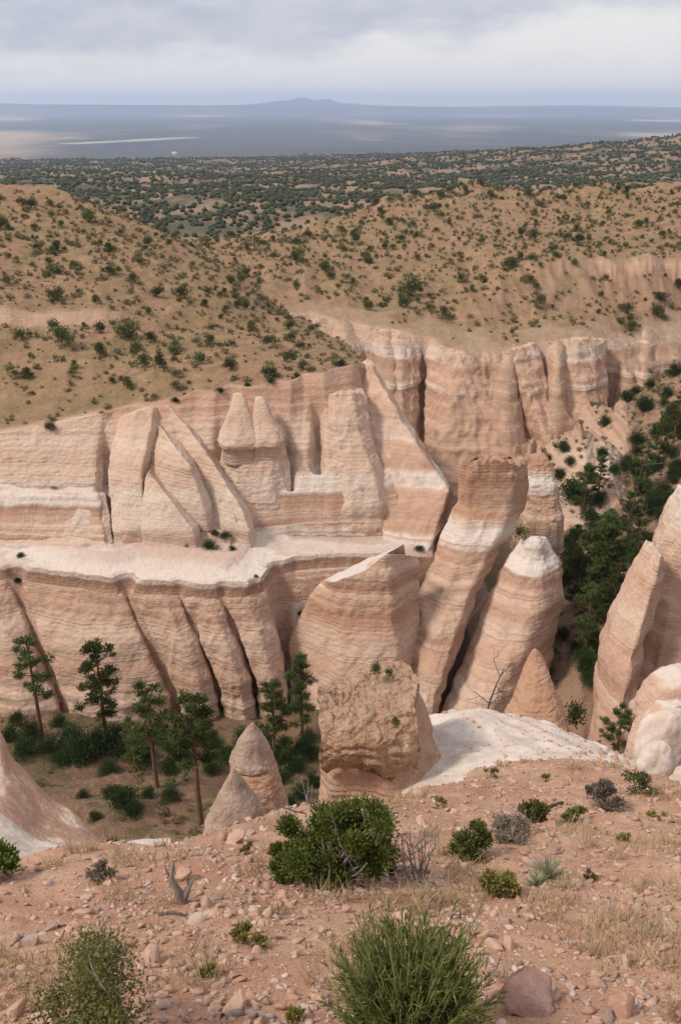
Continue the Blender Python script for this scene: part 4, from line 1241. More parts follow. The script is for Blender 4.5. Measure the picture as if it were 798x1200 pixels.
# the woodland of junipers on the hills behind
def woodland():
    mb = MB()
    rg = np.random.default_rng(77)
    v1, f1 = ICO1; v0, f0 = ICO0
    for r0, r1, n, s0 in ((335, 700, 6500, 1.5), (700, 1300, 14000, 1.8), (1300, 2900, 30000, 2.5)):
        rr = np.sqrt(rg.uniform(r0 * r0, r1 * r1, n)); az = rg.uniform(-.46, .46, n)
        x = rr * np.sin(az); y = rr * np.cos(az)
        z = height(x, y, True)[0]
        cl = fbm(x / 120, y / 120, 3, 401)
        keep = cl > rg.uniform(-.35, .35, n) + np.where(rr < 900, -.1, -.32)
        v, f = (v1, f1) if r0 < 1300 else (v0, f0)
        for i in np.nonzero(keep)[0]:
            s = s0 * rg.uniform(.55, 1.25)
            w = v * (1 + .35 * rg.normal(size=(len(v), 1)) * .5) * np.array([s, s, s * rg.uniform(.7, 1.0)]) + np.array([x[i], y[i], z[i] + s * .5])
            mb.add(w, f)
    o = mb.build('juniper_woodland', M_WOODL)
    tag(o, 'dark juniper woodland dotting the hills behind the mesa', 'woodland', None, 'stuff')


woodland()


def conifer(name, label, px, base, top, style, seed, group=None, Y=None):
    """pine with a trunk, limbs and needle clumps; heights come from the picture and the ground it stands on"""
    rg = np.random.default_rng(seed)
    p = hit(px, base) if Y is None else np.array([*up(px, base, Y)[:2], height(up(px, base, Y)[:1], up(px, base, Y)[1:2], True)[0][0]])
    d = ray(px, top)
    H = d[2] * (p[1] / d[1]) - p[2]
    e = thing(name, label, 'pine tree', p, group)
    tr, nd = MB(), MB()
    zz = np.linspace(-.4, H, 14)
    bend = np.cumsum(rg.normal(size=(14, 2)) * .02 * H / 10, axis=0)
    pts = np.column_stack([bend, zz])
    r0 = .017 * H + .04
    tr.tube(pts, r0 * np.linspace(1, .15, 14) ** .8, 8)
    nl, start, wid, dens = style; nl = int(nl * 1.15)
    for k in range(nl):
        f = start + (1 - start) * (k + rg.uniform(0, .8)) / nl
        f = min(f, .985)
        b = np.array([np.interp(f * H, zz, pts[:, 0]), np.interp(f * H, zz, pts[:, 1]), f * H])
        u = (f - start) / (1 - start)
        L = H * wid * (.35 + .65 * math.sin(math.pi * min(1, .22 + .78 * u)) ** .8) * rg.uniform(.55, 1.15)
        a = k * 2.4 + rg.uniform(-.5, .5)
        el = rg.uniform(-.1, .35) + .4 * u
        dr = np.array([math.cos(a) * math.cos(el), math.sin(a) * math.cos(el), math.sin(el)])
        tip = b + dr * L + np.array([0, 0, -.08 * L])
        mid = b + dr * L * .5
        tr.tube(np.array([b, mid, tip]), [r0 * .28, r0 * .18, r0 * .06], 4)
        for j in range(dens):
            s = rg.uniform(.35, 1.05)
            c = b + (tip - b) * s + rg.normal(size=3) * .09 * L
            rad = .050 * H * rg.uniform(.5, 1.4)
            m = 85
            q = RNG.normal(size=(m, 3)); q /= np.linalg.norm(q, axis=1)[:, None]
            q[:, 2] = q[:, 2] * .6 + .2
            nd.leaves(c + q * rad * RNG.uniform(.3, 1, (m, 1)), rad * .6, .24, q + RNG.normal(size=(m, 3)) * .3)
    tr.build('trunk', M_BARK, e, smooth=True)
    nd.build('crown', M_PINE, e)
    return e


conifer('pine_tree', 'tall slim pine with thin trunk and sparse crown, leftmost on the canyon floor', 50, 868, 745, (13, .45, .15, 3), 1)
conifer('pine_tree', 'full-crowned dark pine, broadest of the row at the foot of the left wall', 125, 868, 754, (26, .28, .21, 4), 2)
conifer('pine_tree', 'slender pine with bare lower trunk, just right of the full-crowned pine', 184, 922, 806, (16, .45, .20, 4), 3)
conifer('pine_tree', 'flat-topped pine with long bare trunk, nearest to the capped hoodoos', 236, 966, 820, (16, .52, .19, 4), 4)
conifer('pine_tree', 'narrow upright pine beside the dark cleft in the wall', 354, 862, 770, (22, .2, .15, 4), 5)
conifer('pine_tree', 'bushy light green pine left of the dark cleft', 322, 896, 802, (24, .12, .24, 4), 6)
conifer('pine_tree', 'short dark pine between the full-crowned and the bare-trunked pine', 160, 905, 845, (20, .1, .26, 4), 7)
conifer('pine_tree', 'big dense green pine in the side valley behind the white-topped spire', 694, 782, 612, (40, .12, .20, 5), 8, Y=90)
conifer('pine_tree', 'small round dark pine beside the white dome rocks', 722, 888, 832, (22, .08, .30, 5), 9, Y=33)


def limbs(mb, p, d, L, r, depth, rg, spread=.6, curl=.25, tips=None):
    n = 5
    pts = [p]
    dd = d / np.linalg.norm(d)
    for i in range(n):
        dd = dd + rg.normal(size=3) * curl * .35; dd /= np.linalg.norm(dd)
        pts.append(pts[-1] + dd * L / n)
    mb.tube(np.array(pts), np.linspace(r, r * .5, n + 1), 5)
    if tips is not None and depth <= 1:
        tips += [(pts[i], dd) for i in range(2, n + 1)]
    if depth > 0:
        for k in range(rg.integers(2, 4)):
            i = rg.integers(2, n + 1)
            q = dd + rg.normal(size=3) * spread
            limbs(mb, pts[i], q, L * rg.uniform(.5, .8), r * .55, depth - 1, rg, spread, curl, tips)


def snag(name, label, p, H, r, seed, mat, cat='dead tree', trunks=1, lean=.1, depth=3, spread=.6):
    rg = np.random.default_rng(seed)
    e = thing(name, label, cat, p)
    t_, b_ = MB(), MB()
    for k in range(trunks):
        d = np.array([rg.normal() * lean, rg.normal() * lean * .6, 1.0])
        pts = [np.array([rg.normal() * r, rg.normal() * r, -.1 * H])]
        for i in range(7):
            d = d + rg.normal(size=3) * [.05, .05, 0]
            pts.append(pts[-1] + d / np.linalg.norm(d) * H * 1.1 / 7)
        t_.tube(np.array(pts), np.linspace(r, r * .3, 8), 7)
        for j in range(6 if trunks == 1 else 4):
            i = rg.integers(2, 8)
            limbs(b_, pts[i], np.array([rg.normal(), rg.normal() * .6, .55]), H * rg.uniform(.18, .36), r * .4, depth - 1, rg, spread)
    t_.build('trunk', mat, e, smooth=True); b_.build('branches', mat, e, smooth=True)
    return e


p = hit(736, 640); d = ray(736, 540); snag('dead_tree', 'tall grey dead pine standing on the shrubby right slope', p, d[2] * p[1] / d[1] - p[2], .16, 5, M_DEADD)
p = up(569, 850, 40); snag('dead_tree', 'bare dark dead tree in front of the white-topped spire', p, ray(569, 786)[2] * 40 / ray(569, 786)[1] - p[2], .07, 6, M_DEADD, depth=4)
p = hit(278, 632); snag('dead_tree', 'small bare dead tree on the white ledge of the left wall', p, 3.2, .06, 7, M_DEADD)


def shrub(px, py, w, label, name='shrub', meshes=None, hs=1.0, Y=None, cat='shrub', group=None):
    p = hit(px, py) if Y is None else up(px, py, Y)
    s = w / 2 * np.linalg.norm(p) / F
    return place(random.choice(meshes or FB), name, p - np.array([0, 0, .1 * s]), s, s * hs, label, cat, group)


shrub(100, 888, 64, 'wide dark shrub under the full-crowned pine')
shrub(146, 945, 52, 'dark round shrub alone on the lower canyon floor, below the pines')
shrub(42, 868, 44, 'dark shrub at the foot of the slim leftmost pine')
shrub(14, 868, 36, 'dark shrub at the left border on the canyon floor')
shrub(168, 892, 46, 'dark shrub behind the short dark pine')
shrub(212, 888, 50, 'dark shrub between the two bare-trunked pines', hs=.9)
shrub(248, 880, 40, 'dark shrub behind the flat-topped pine')
shrub(200, 938, 36, 'small shrub beside the fallen log')
shrub(345, 905, 46, 'dark shrub between bushy pine and rock tower')
shrub(300, 862, 30, 'small dark shrub at the foot of the wall left of bushy pine')
shrub(362, 868, 30, 'small dark shrub right of the narrow upright pine')
shrub(352, 935, 34, 'low shrub beside the rock tower base, behind the hoodoos')
shrub(112, 960, 22, 'small low shrub on the bare pink canyon floor')
LF = 'dark green oak shrub in the thicket on the canyon floor below the left wall'
for px, py, w in [(80, 872, 44), (122, 878, 56), (140, 868, 40), (185, 868, 46), (225, 868, 44), (262, 892, 40), (150, 885, 44), (75, 895, 34), (200, 905, 36), (60, 880, 34), (30, 885, 40), (285, 870, 34), (310, 880, 40), (335, 885, 44), (365, 890, 34), (368, 920, 30), (325, 918, 40), (340, 945, 30), (128, 905, 30), (132, 935, 34), (158, 955, 34), (98, 935, 20), (175, 935, 26), (250, 905, 30), (20, 850, 30), (70, 850, 26), (355, 880, 34)]:
    shrub(px, py, w * 1.05, LF, group='oak thicket on the canyon floor')
LR = 'dark green shrub growing on the steep right-hand side of the canyon'
for px, py, w in [(672, 585, 46), (660, 528, 22), (766, 552, 34), (790, 440, 26), (788, 495, 30), (745, 520, 26), (708, 498, 20), (690, 610, 30), (765, 590, 26), (700, 655, 28), (675, 660, 34), (660, 640, 22), (730, 650, 26), (720, 690, 30), (752, 655, 22), (765, 700, 24), (720, 555, 22), (740, 600, 24), (775, 610, 22), (790, 560, 24), (680, 700, 36), (690, 800, 30), (735, 470, 22), (780, 530, 22), (700, 590, 24), (655, 560, 22), (712, 620, 22), (672, 630, 24), (665, 680, 26), (700, 680, 24), (715, 660, 26), (728, 620, 22), (752, 580, 26), (735, 545, 22), (770, 510, 24), (757, 480, 20), (780, 465, 22), (742, 690, 24), (720, 740, 28), (700, 760, 30), (676, 760, 26), (735, 720, 26), (760, 670, 22), (785, 590, 26), (690, 560, 22), (705, 535, 20), (640, 540, 16), (668, 545, 18)]:
    shrub(px, py, w * 1.15, LR, group='shrubs on the right side of the canyon')
for k in range(46):
    px = 655 + 150 * RNG.uniform(); py = 440 + 330 * RNG.uniform()
    p = hit(px, py)
    if 84 < p[1] < 165 and height.lush.mean() > -1:
        q = height(np.array([p[0]]), np.array([p[1]]), True)
        if q[1][0] < .4:
            shrub(px, py, RNG.uniform(16, 34), LR, group='shrubs on the right side of the canyon')
for k in range(60):
    px = 655 + 145 * RNG.uniform(); py = 470 + 330 * RNG.uniform() ** .8
    p = hit(px, py)
    if 76 < p[1] < 150:
        q = height(np.array([p[0]]), np.array([p[1]]), True)
        if q[1][0] < .4:
            shrub(px, py, RNG.uniform(18, 38), LR, group='shrubs on the right side of the canyon', hs=RNG.uniform(.8, 1.5))
LT2 = 'young green pine among the brush of the right side valley'
for k, (px, base, top) in enumerate([(675, 712, 640), (716, 735, 660), (683, 600, 545), (752, 580, 520), (708, 660, 600), (770, 545, 490), (668, 680, 618), (735, 630, 575), (700, 585, 535), (788, 520, 462), (684, 770, 690), (745, 665, 610)]):
    conifer('pine_tree', LT2, px, base, top, (22, .1, .26, 4), 40 + k, 'young pines in the right side valley')
shrub(672, 850, 40, 'pale green shrub between the orange cone and the small pine', meshes=HB, Y=38, hs=1.3)
shrub(748, 928, 46, 'bright green round bush on the gravel edge below the domes', meshes=HB, cat='bush', name='bush')
LW = 'small green bush rooted on the ledges of the left wall'
for px, py, w in [(232, 622, 16), (247, 642, 28), (264, 630, 22), (252, 626, 16), (272, 644, 14), (220, 640, 12), (64, 572, 11), (25, 652, 14), (23, 682, 16), (150, 716, 12), (262, 715, 14), (192, 632, 14), (180, 630, 10), (352, 720, 12), (490, 645, 18), (300, 676, 8), (120, 486, 12), (206, 470, 14), (258, 459, 15), (290, 452, 12), (318, 448, 18), (348, 442, 14), (398, 428, 16), (60, 500, 12)]:
    shrub(px, py, w, LW, group='small bushes on the ledges of the left wall', meshes=FB, hs=.7)

# ----------------------------------------------------------------------------------------------
# foreground plants, stones, dead wood
# ----------------------------------------------------------------------------------------------
M_JBR = mat_leaf('bright_juniper_leaves', (.095, .13, .028), (.145, .185, .042), 9)
M_RAB = mat_leaf('rabbitbrush_leaves', (.115, .16, .038), (.17, .21, .06), 9)
M_MAH = mat_leaf('olive_leaves', (.095, .105, .030), (.155, .155, .052), 9)
M_SAGE = mat_leaf('sage_leaves', (.15, .115, .09), (.21, .17, .135), 9)
M_YEL = mat_leaf('yellow_green_leaves', (.16, .15, .035), (.22, .19, .06), 9)
M_DRY = mat_leaf('dry_grass_blades', (.42, .31, .17), (.52, .40, .24), 9)


def fgp(px, py):
    return hit(px, py, 1.2, 35)


def dense_bush(name, label, px, py, wpx, hpx, mat, nblob, nleaf, size, seed, cat='bush', wood=M_DEAD, twigs=10, lobes=None):
    p = fgp(px, py); D = np.linalg.norm(p); s = wpx / 2 * D / F; H = hpx * D / F * 1.12
    rg = np.random.default_rng(seed)
    e = thing(name, label, cat, p)
    mb, st = MB(), MB()
    for k in range(nblob):
        a = rg.uniform(0, 6.28); q = math.sqrt(rg.uniform(0, 1)) * .78
        c = np.array([math.cos(a) * q * s, math.sin(a) * q * s * .9, H * (.28 + .55 * rg.uniform(0, 1) * (1 - .55 * q * q))])
        rad = s * rg.uniform(.2, .36)
        if lobes:
            lx, lz, lr = lobes[k % len(lobes)]
            v_ = rg.normal(size=3); v_ /= np.linalg.norm(v_)
            c = np.array([lx * s, rg.uniform(-.25, .25) * s, lz * H]) + v_ * lr * s * np.array([.75, .75, .6])
            c[2] = max(c[2], .08 * H); rad = s * lr * rg.uniform(.35, .6)
        pts = ball(nleaf // nblob, .4) * rad * RNG.uniform(.6, 1.45, (nleaf // nblob, 1)) * np.array([1, 1, .8]) + c
        pts = pts[pts[:, 2] > 0]
        dd = (pts - c) / rad + RNG.normal(size=pts.shape) * .35 + [0, 0, .5]
        mb.leaves(pts, size, .5, dd)
        st.tube(np.array([[0, 0, -.05], c * [.35, .35, .5] + rg.normal(size=3) * .03, c]), [s * .045, s * .03, s * .012], 5)
    for k in range(twigs):
        limbs(st, np.array([rg.normal() * .1 * s, rg.normal() * .1 * s, 0]), np.array([rg.normal(), rg.normal() - .5, .8]), s * rg.uniform(.6, 1.0), s * .018, 2, rg)
    mb.build('foliage', mat, e); st.build('stems', wood, e, smooth=True)
    return e


dense_bush('juniper_bush', 'bright green juniper bush with dense crown, standing on the gravel near the hoodoos', 393, 1030, 146, 105, M_JBR, 70, 30000, .026, 1, lobes=[(.42, .66, .42), (-.52, .40, .36), (.02, .62, .34), (.30, .30, .40), (-.12, .22, .40), (.62, .40, .3), (-.72, .30, .22)])
dense_bush('bush', 'bright green bush cut off by the left border', -14, 1030, 66, 52, M_JBR, 12, 4000, .04, 2, twigs=2)
dense_bush('bush', 'pale olive bush with grey twigs behind the dead brush', 552, 1003, 50, 46, M_MAH, 14, 3000, .04, 3, twigs=8)
dense_bush('bush', 'low olive-green bush right of the pale olive bush', 620, 962, 40, 22, M_MAH, 10, 1800, .04, 4, twigs=3)
dense_bush('bush', 'grey purplish sage bush on the gravel edge left of the bright green round bush', 706, 945, 46, 28, M_SAGE, 12, 1500, .045, 5, twigs=14)
dense_bush('bush', 'small green tuft bush below the low olive bush', 672, 962, 26, 18, M_MAH, 8, 900, .04, 6, twigs=2)
dense_bush('bush', 'yellow-green low bush beside the spiky yucca', 588, 1048, 52, 30, M_YEL, 12, 2400, .03, 7, twigs=4)
dense_bush('bush', 'grey dry bush between the pale olive bush and the sage', 600, 985, 60, 24, M_SAGE, 12, 900, .035, 8, twigs=16)
dense_bush('bush', 'small dry olive bush left of the bent dead snag', 118, 1030, 36, 22, M_SAGE, 8, 700, .03, 9, twigs=4)
LT = 'small olive tuft among the stones of the foreground slope'
for px, py, w in [(285, 1102, 34), (305, 1110, 26), (242, 1142, 22), (345, 1195, 26), (290, 1000, 20), (768, 960, 22), (730, 985, 18), (460, 1030, 24), (690, 1030, 16), (515, 945, 18), (575, 910, 20), (640, 915, 18)]:
    tag(dense_bush('tuft', LT, px, py, w, w * .6, M_YEL, 6, 420, .025, px, cat='tuft', twigs=2), group='small olive tufts on the foreground slope')


def stalky(name, label, px, py, wpx, hpx, seed, n, mat):
    """upright green brush: many thin stems with narrow leaves"""
    p = fgp(px, py); D = np.linalg.norm(p); s = wpx / 2 * D / F; H = hpx * D / F * 1.15
    rg = np.random.default_rng(seed)
    e = thing(name, label, 'bush', p)
    st, lf = MB(), MB()
    for k in range(n):
        a = rg.uniform(0, 6.28); q = math.sqrt(rg.uniform(0, 1))
        b = np.array([math.cos(a), math.sin(a), 0]) * q * s * .45
        L = H * rg.uniform(.5, 1.2) * (1 - .25 * q)
        tip = b + np.array([math.cos(a) * q * s * .62, math.sin(a) * q * s * .62, L]) + rg.normal(size=3) * .04 * [1, 1, .3]
        mid = (b + tip) / 2 - np.array([math.cos(a), math.sin(a), 0]) * s * .05
        st.tube(np.array([b - [0, 0, .06], mid, tip]), [.0035, .0028, .0015], 4)
        m = int(34 * L / .45)
        t_ = rg.uniform(.3, 1, m)[:, None]
        c = (1 - t_) ** 2 * b + 2 * t_ * (1 - t_) * mid + t_ ** 2 * tip
        dr = (tip - b) / np.linalg.norm(tip - b) * .9 + rg.normal(size=(m, 3)) * .42
        dr /= np.linalg.norm(dr, axis=1)[:, None]
        lf.leaves(c + dr * .022, .05, .10, dr)
    st.build('stems', M_STEM, e); lf.build('foliage', mat, e)
    return e


M_STEM = mat_simple('green_stems', (.16, .17, .06), (.24, .20, .09), 9, 0)
stalky('rabbitbrush', 'tall bright green rabbitbrush with upright stems at the bottom edge', 480, 1215, 146, 106, 21, 520, M_RAB)


def twiggy(name, label, px, py, wpx, hpx, seed, n, mat, wood, leaf=.022, per=26):
    p = fgp(px, py); D = np.linalg.norm(p); s = wpx / 2 * D / F; H = hpx * D / F * 1.15
    rg = np.random.default_rng(seed)
    e = thing(name, label, 'shrub', p)
    st, lf = MB(), MB(); tips = []
    for k in range(n):
        d = np.array([rg.normal() * .42, rg.normal() * .35, 1.0])
        limbs(st, np.array([rg.normal() * s * .2, rg.normal() * s * .2, -.03]), d, H * rg.uniform(.4, .62), .008, 2, rg, .6, .3, tips)
    st.build('branches', wood, e, smooth=True)
    if mat:
        for q, d in tips:
            m = rg.integers(per // 2, per)
            lf.leaves(q + RNG.normal(size=(m, 3)) * .028, leaf, .5, RNG.normal(size=(m, 3)) + d)
        lf.build('foliage', mat, e)
    return e


twiggy('shrub', 'sprawling olive shrub with bare grey twigs in the lower left corner', 126, 1224, 116, 114, 31, 10, M_MAH, M_DEAD, .018, 30)
twiggy('dead_shrub', 'bare grey dead twigs standing behind the corner shrub', 112, 1120, 80, 55, 33, 5, None, M_DEAD)
twiggy('dead_shrub', 'dead grey brush right of the bright juniper bush', 487, 1032, 60, 72, 35, 8, None, M_DEAD)
twiggy('dead_shrub', 'low dead brush between the rabbitbrush and the yellow-green bush', 515, 1058, 40, 24, 36, 6, None, M_DEAD)


def bent_snag():
    p = fgp(214, 1058); D = np.linalg.norm(p); k = D / F
    e = thing('dead_snag', 'forked bare grey snag sticking up from the gravel left of the juniper', 'snag', p)
    a, b = MB(), MB()
    a.tube(np.array([(0, 0, -.05), (0, 0, 6 * k), (-5 * k, 0, 20 * k), (-9 * k, 0, 36 * k), (-6 * k, 0, 50 * k), (-7 * k, 0, 62 * k)]), np.array([7, 6, 4.2, 3, 2, .8]) * k, 7)
    a.tube(np.array([(0, 0, 4 * k), (5 * k, 0, 12 * k), (9 * k, 2 * k, 22 * k), (14 * k, 2 * k, 33 * k)]), np.array([5, 4, 2.4, .8]) * k, 6)
    for q in [((-9, 0, 34), (-14, 1, 42), (-15, 1, 52)), ((-5, 0, 20), (-11, 0, 25), (-13, 0, 33)), ((9, 2, 22), (6, 2, 30), (7, 2, 36))]:
        b.tube(np.array(q, float) * k, np.array([2, 1.4, .5]) * k, 5)
    a.build('trunk', M_DEAD, e, smooth=True); b.build('twigs', M_DEAD, e, smooth=True)


bent_snag()


def log(name, label, pix, rpx, seed, mat=M_DEAD, far=False):
    P = np.array([hit(a, b) if far else fgp(a, b) for a, b in pix]); D = np.linalg.norm(P[0]); r = rpx * D / F
    P[:, 2] += r * .6
    mb = MB(); c = P.mean(0)
    T = smooth_table(P, 16)
    rad = r * (1 + .2 * RNG.normal(size=16)) * np.linspace(1, .55, 16)
    mb.tube(T - c, rad, 9)
    o = mb.build(name, mat, None, c, True)
    return tag(o, label, 'log')


log('dead_branch', 'pale curved dead branch lying at the bottom border', [(262, 1196), (280, 1189), (300, 1190), (322, 1194)], 4.5, 1)
log('dead_branch', 'short dark dead branch on the ground just below the forked snag', [(186, 1073), (204, 1071), (220, 1075)], 2.5, 2, M_DEADD)
log('fallen_log', 'long fallen trunk lying across the canyon floor near the pines', [(150, 905), (178, 935), (208, 968)], 1.0, 3, M_BARK, True)
log('dead_branch', 'dark dead stick beside the spiky yucca', [(636, 950), (650, 944), (660, 941)], 2.5, 4, M_DEADD)
log('dead_branch', 'pale twig lying on red gravel in the lower right corner', [(722, 1186), (735, 1180), (748, 1178)], 2.0, 5)


def yucca(px, py, wpx, label):
    p = fgp(px, py); D = np.linalg.norm(p); s = wpx / 2 * D / F
    mb = MB()
    for k in range(70):
        a = RNG.uniform(0, 6.28); el = RNG.uniform(.15, 1.35)
        d = np.array([math.cos(a) * math.cos(el), math.sin(a) * math.cos(el), math.sin(el)])
        sd = np.cross(d, [0, 0, 1.]); sd /= np.linalg.norm(sd)
        L = s * RNG.uniform(.75, 1.1); w = .006
        mb.add([sd * w, -sd * w, d * L * .6 + sd * w * .8, d * L * .6 - sd * w * .8, d * L - [0, 0, L * .06]], [[2, 3, 4]], [[0, 1, 3, 2]])
    o = mb.build('yucca', M_YUC, None, p)
    tag(o, label, 'yucca')


M_YUC = mat_leaf('yucca_leaves', (.15, .17, .09), (.24, .24, .15), 9)
yucca(643, 1030, 62, 'spiky grey-green yucca among stones on the right part of the foreground')
yucca(628, 1038, 40, 'smaller dry yucca touching the spiky grey-green one')

# plants on the tower
for px, py, w, Y, lab in [(440, 789, 22, 22.3, 'small green shrub growing on the very top of the rock tower'), (455, 792, 16, 22.4, 'tiny shrub right of the shrub on the tower top'), (463, 851, 18, 20.4, 'small tuft clinging to the front of the tower cap'), (608, 630, 24, 88.5, 'dark shrub in the notch beside the white-topped spire')]:
    shrub(px, py, w, lab, meshes=HB, Y=Y, hs=1.2)

# stones
M_STONE = mat_simple('pink_stone', (.35, .20, .14), (.48, .31, .23), 5, .6, .02, c3=(.52, .38, .30))
M_STONE2 = mat_simple('pale_stone', (.44, .31, .25), (.56, .43, .36), 5, .6, .02)
M_STONE3 = mat_simple('grey_stone', (.29, .20, .165), (.37, .27, .23), 5, .6, .02)
M_BOULD = mat_simple('rose_boulder', (.36, .205, .165), (.46, .29, .24), 6, .7, .03, c3=(.30, .16, .125))


def stone_mesh(name, mat, seed, base=ICO2, flat=.55, ang=.5):
    rg = np.random.default_rng(seed)
    v = base[0].copy()
    # cut with random planes for an angular form
    for _ in range(13):
        n = rg.normal(size=3); n /= np.linalg.norm(n)
        d = v @ n; c = rg.uniform(.28, .62)
        m = d > c
        v[m] -= ((d[m] - c) * .92)[:, None] * n
    v = v + .05 * fbm3(v[:, 0] * 3, v[:, 1] * 3, v[:, 2] * 3, 3, seed)[:, None] * v
    v *= np.array([1, rg.uniform(.6, .95), flat * rg.uniform(.7, 1.3)])
    me = new_mesh(name, v, [base[1]])
    me.materials.append(mat)
    return me


SM = [stone_mesh('stone', (M_STONE, M_STONE2, M_STONE, M_STONE3, M_STONE)[i % 5], 500 + i) for i in range(10)]


def stone(name, px, py, wpx, label, me=None, group=None, cat='stone', sink=.25):
    p = fgp(px, py); s = wpx / 2 * np.linalg.norm(p) / F
    o = link(name, me or random.choice(SM), None, None, p + np.array([0, 0, s * (.5 - sink) * .6]))
    o.scale = (s, s, s); o.rotation_euler = (RNG.normal() * .2 - .4, RNG.normal() * .2, RNG.uniform(0, 6.28))
    return tag(o, label, cat, group)


bb = stone('boulder', 612, 1182, 100, 'rose-brown angular boulder at the bottom edge, largest stone in the foreground', stone_mesh('boulder', M_BOULD, 904, ICO3, .5), cat='boulder', sink=.1)
bb.rotation_euler = (-.35, .1, .2)
stone('boulder', 276, 988, 36, 'squarish pink block on the edge below the hoodoos', stone_mesh('boulder', M_STONE, 905, ICO3, .8), cat='boulder', sink=.1)
for px, py, w, lab in [(297, 1068, 28, 'pinkish stone upright beside the flat pale one left of the juniper'), (313, 1072, 24, 'rounded tan stone right of the pinkish upright one'), (324, 1060, 16, 'pale flat stone behind the rounded tan one'), (386, 1060, 22, 'pale flat stone below the juniper bush'), (380, 1092, 26, 'pale tilted stone between juniper and rabbitbrush'), (324, 1100, 22, 'whitish stone in the open gravel left of centre'), (372, 1150, 26, 'long pale stone left of the rabbitbrush'), (275, 1145, 24, 'flat tan stone above the curved dead branch'), (254, 1178, 22, 'dark pink stone just above the curved dead branch'), (698, 1148, 26, 'grey stone at the lower right in the red gravel'), (712, 1150, 22, 'reddish-grey stone touching the grey one'), (673, 1037, 24, 'flat grey stone right of the yucca'), (740, 1003, 22, 'tan stone on the slope near the right border'), (628, 1015, 34, 'long flat pinkish slab beside the yucca'), (505, 935, 20, 'flat whitish stone near the edge behind the juniper'), (20, 1190, 40, 'pink stone in the lower left corner'), (60, 1090, 26, 'tan stone on the far left of the slope'), (665, 1110, 22, 'pale stone amid the red gravel'), (560, 1118, 24, 'pink stone right of the rabbitbrush')]:
    stone('stone', px, py, w, lab)
# many more stones lying about, and the gravel
def fg_points(n, seed, ymin=1.9):
    rg = np.random.default_rng(seed)
    out = []
    while len(out) < n:
        y = np.exp(rg.uniform(math.log(ymin), math.log(14.0), 4000)); x = rg.uniform(-.78, .78, 4000) * y
        ye = np.interp(x, EDGE[:, 0], EDGE[:, 1])
        cl = fbm(x / 1.3, y / 1.3, 3, seed)
        ok = (y < ye + .3) & (cl > rg.uniform(-.5, .5, 4000))
        z = height(x, y)
        out += [(x[i], y[i], z[i]) for i in np.nonzero(ok)[0]]
    return out[:n]


for p in fg_points(270, 601):
    s = random.choice((.025, .03, .04, .05, .06, .075)) * (1 + p[1] / 14)
    o = link('stone', random.choice(SM), None, None, (p[0], p[1], p[2] + s * .2))
    o.scale = (s, s, s); o.rotation_euler = (RNG.normal() * .3 - .4, RNG.normal() * .3, RNG.uniform(0, 6.28))
    tag(o, 'small loose pinkish stone lying on the gravel slope in front', 'stone', 'loose stones on the foreground slope')


def gravel(name, n, smin, smax, mat, seed, label):
    mb = MB(); f = ICO1[1]
    rg = np.random.default_rng(seed)
    shapes = []
    for k in range(14):
        me = stone_mesh('chip', mat, 700 + k, ICO1, .6)
        q = np.empty(len(me.vertices) * 3, np.float32); me.vertices.foreach_get('co', q); shapes.append(q.reshape(-1, 3) * 1.5)
        bpy.data.meshes.remove(me)
    for p in fg_points(n, seed):
        s = smin * (smax / smin) ** (rg.uniform(0, 1) ** 2.2) * (1 + p[1] / 12)
        a = rg.uniform(0, 6.28); ca, sa = math.cos(a), math.sin(a)
        w = shapes[rg.integers(14)] @ np.array([[ca, sa, 0], [-sa, ca, 0], [0, 0, 1]]) @ np.array([[1, 0, 0], [0, .9, -.45], [0, .45, .9]]) * s
        mb.add(w + np.array(p) + [0, 0, s * .12], f)
    o = mb.build(name, mat)
    tag(o, label, 'gravel', None, 'stuff')


gravel('gravel', 12500, .005, .032, M_STONE, 611, 'pink gravel strewn over the foreground slope')
gravel('gravel', 3000, .006, .026, M_STONE2, 612, 'pale gravel strewn over the foreground slope')
gravel('gravel', 2500, .006, .030, M_STONE3, 613, 'grey gravel strewn over the foreground slope')


def slick_debris():
    mb = MB(); rg = np.random.default_rng(5); v, f = ICO0
    for k in range(420):
        i = int(rg.uniform(.12, .66) * SLICK.shape[0]); j = int(rg.uniform(0, 1) ** .6 * (SLICK.shape[1] - 1))
        s_ = .03 * 4.5 ** (rg.uniform() ** 3)
        mb.add(v * rg.uniform(.5, 1.2, (len(v), 1)) * [s_, s_, s_ * .6] + SLICK[i, j] + [0, 0, s_ * .2], f)
    o = mb.build('gravel', M_STONE)
    tag(o, 'brown debris scattered over the white slickrock', 'gravel', None, 'stuff')


slick_debris()


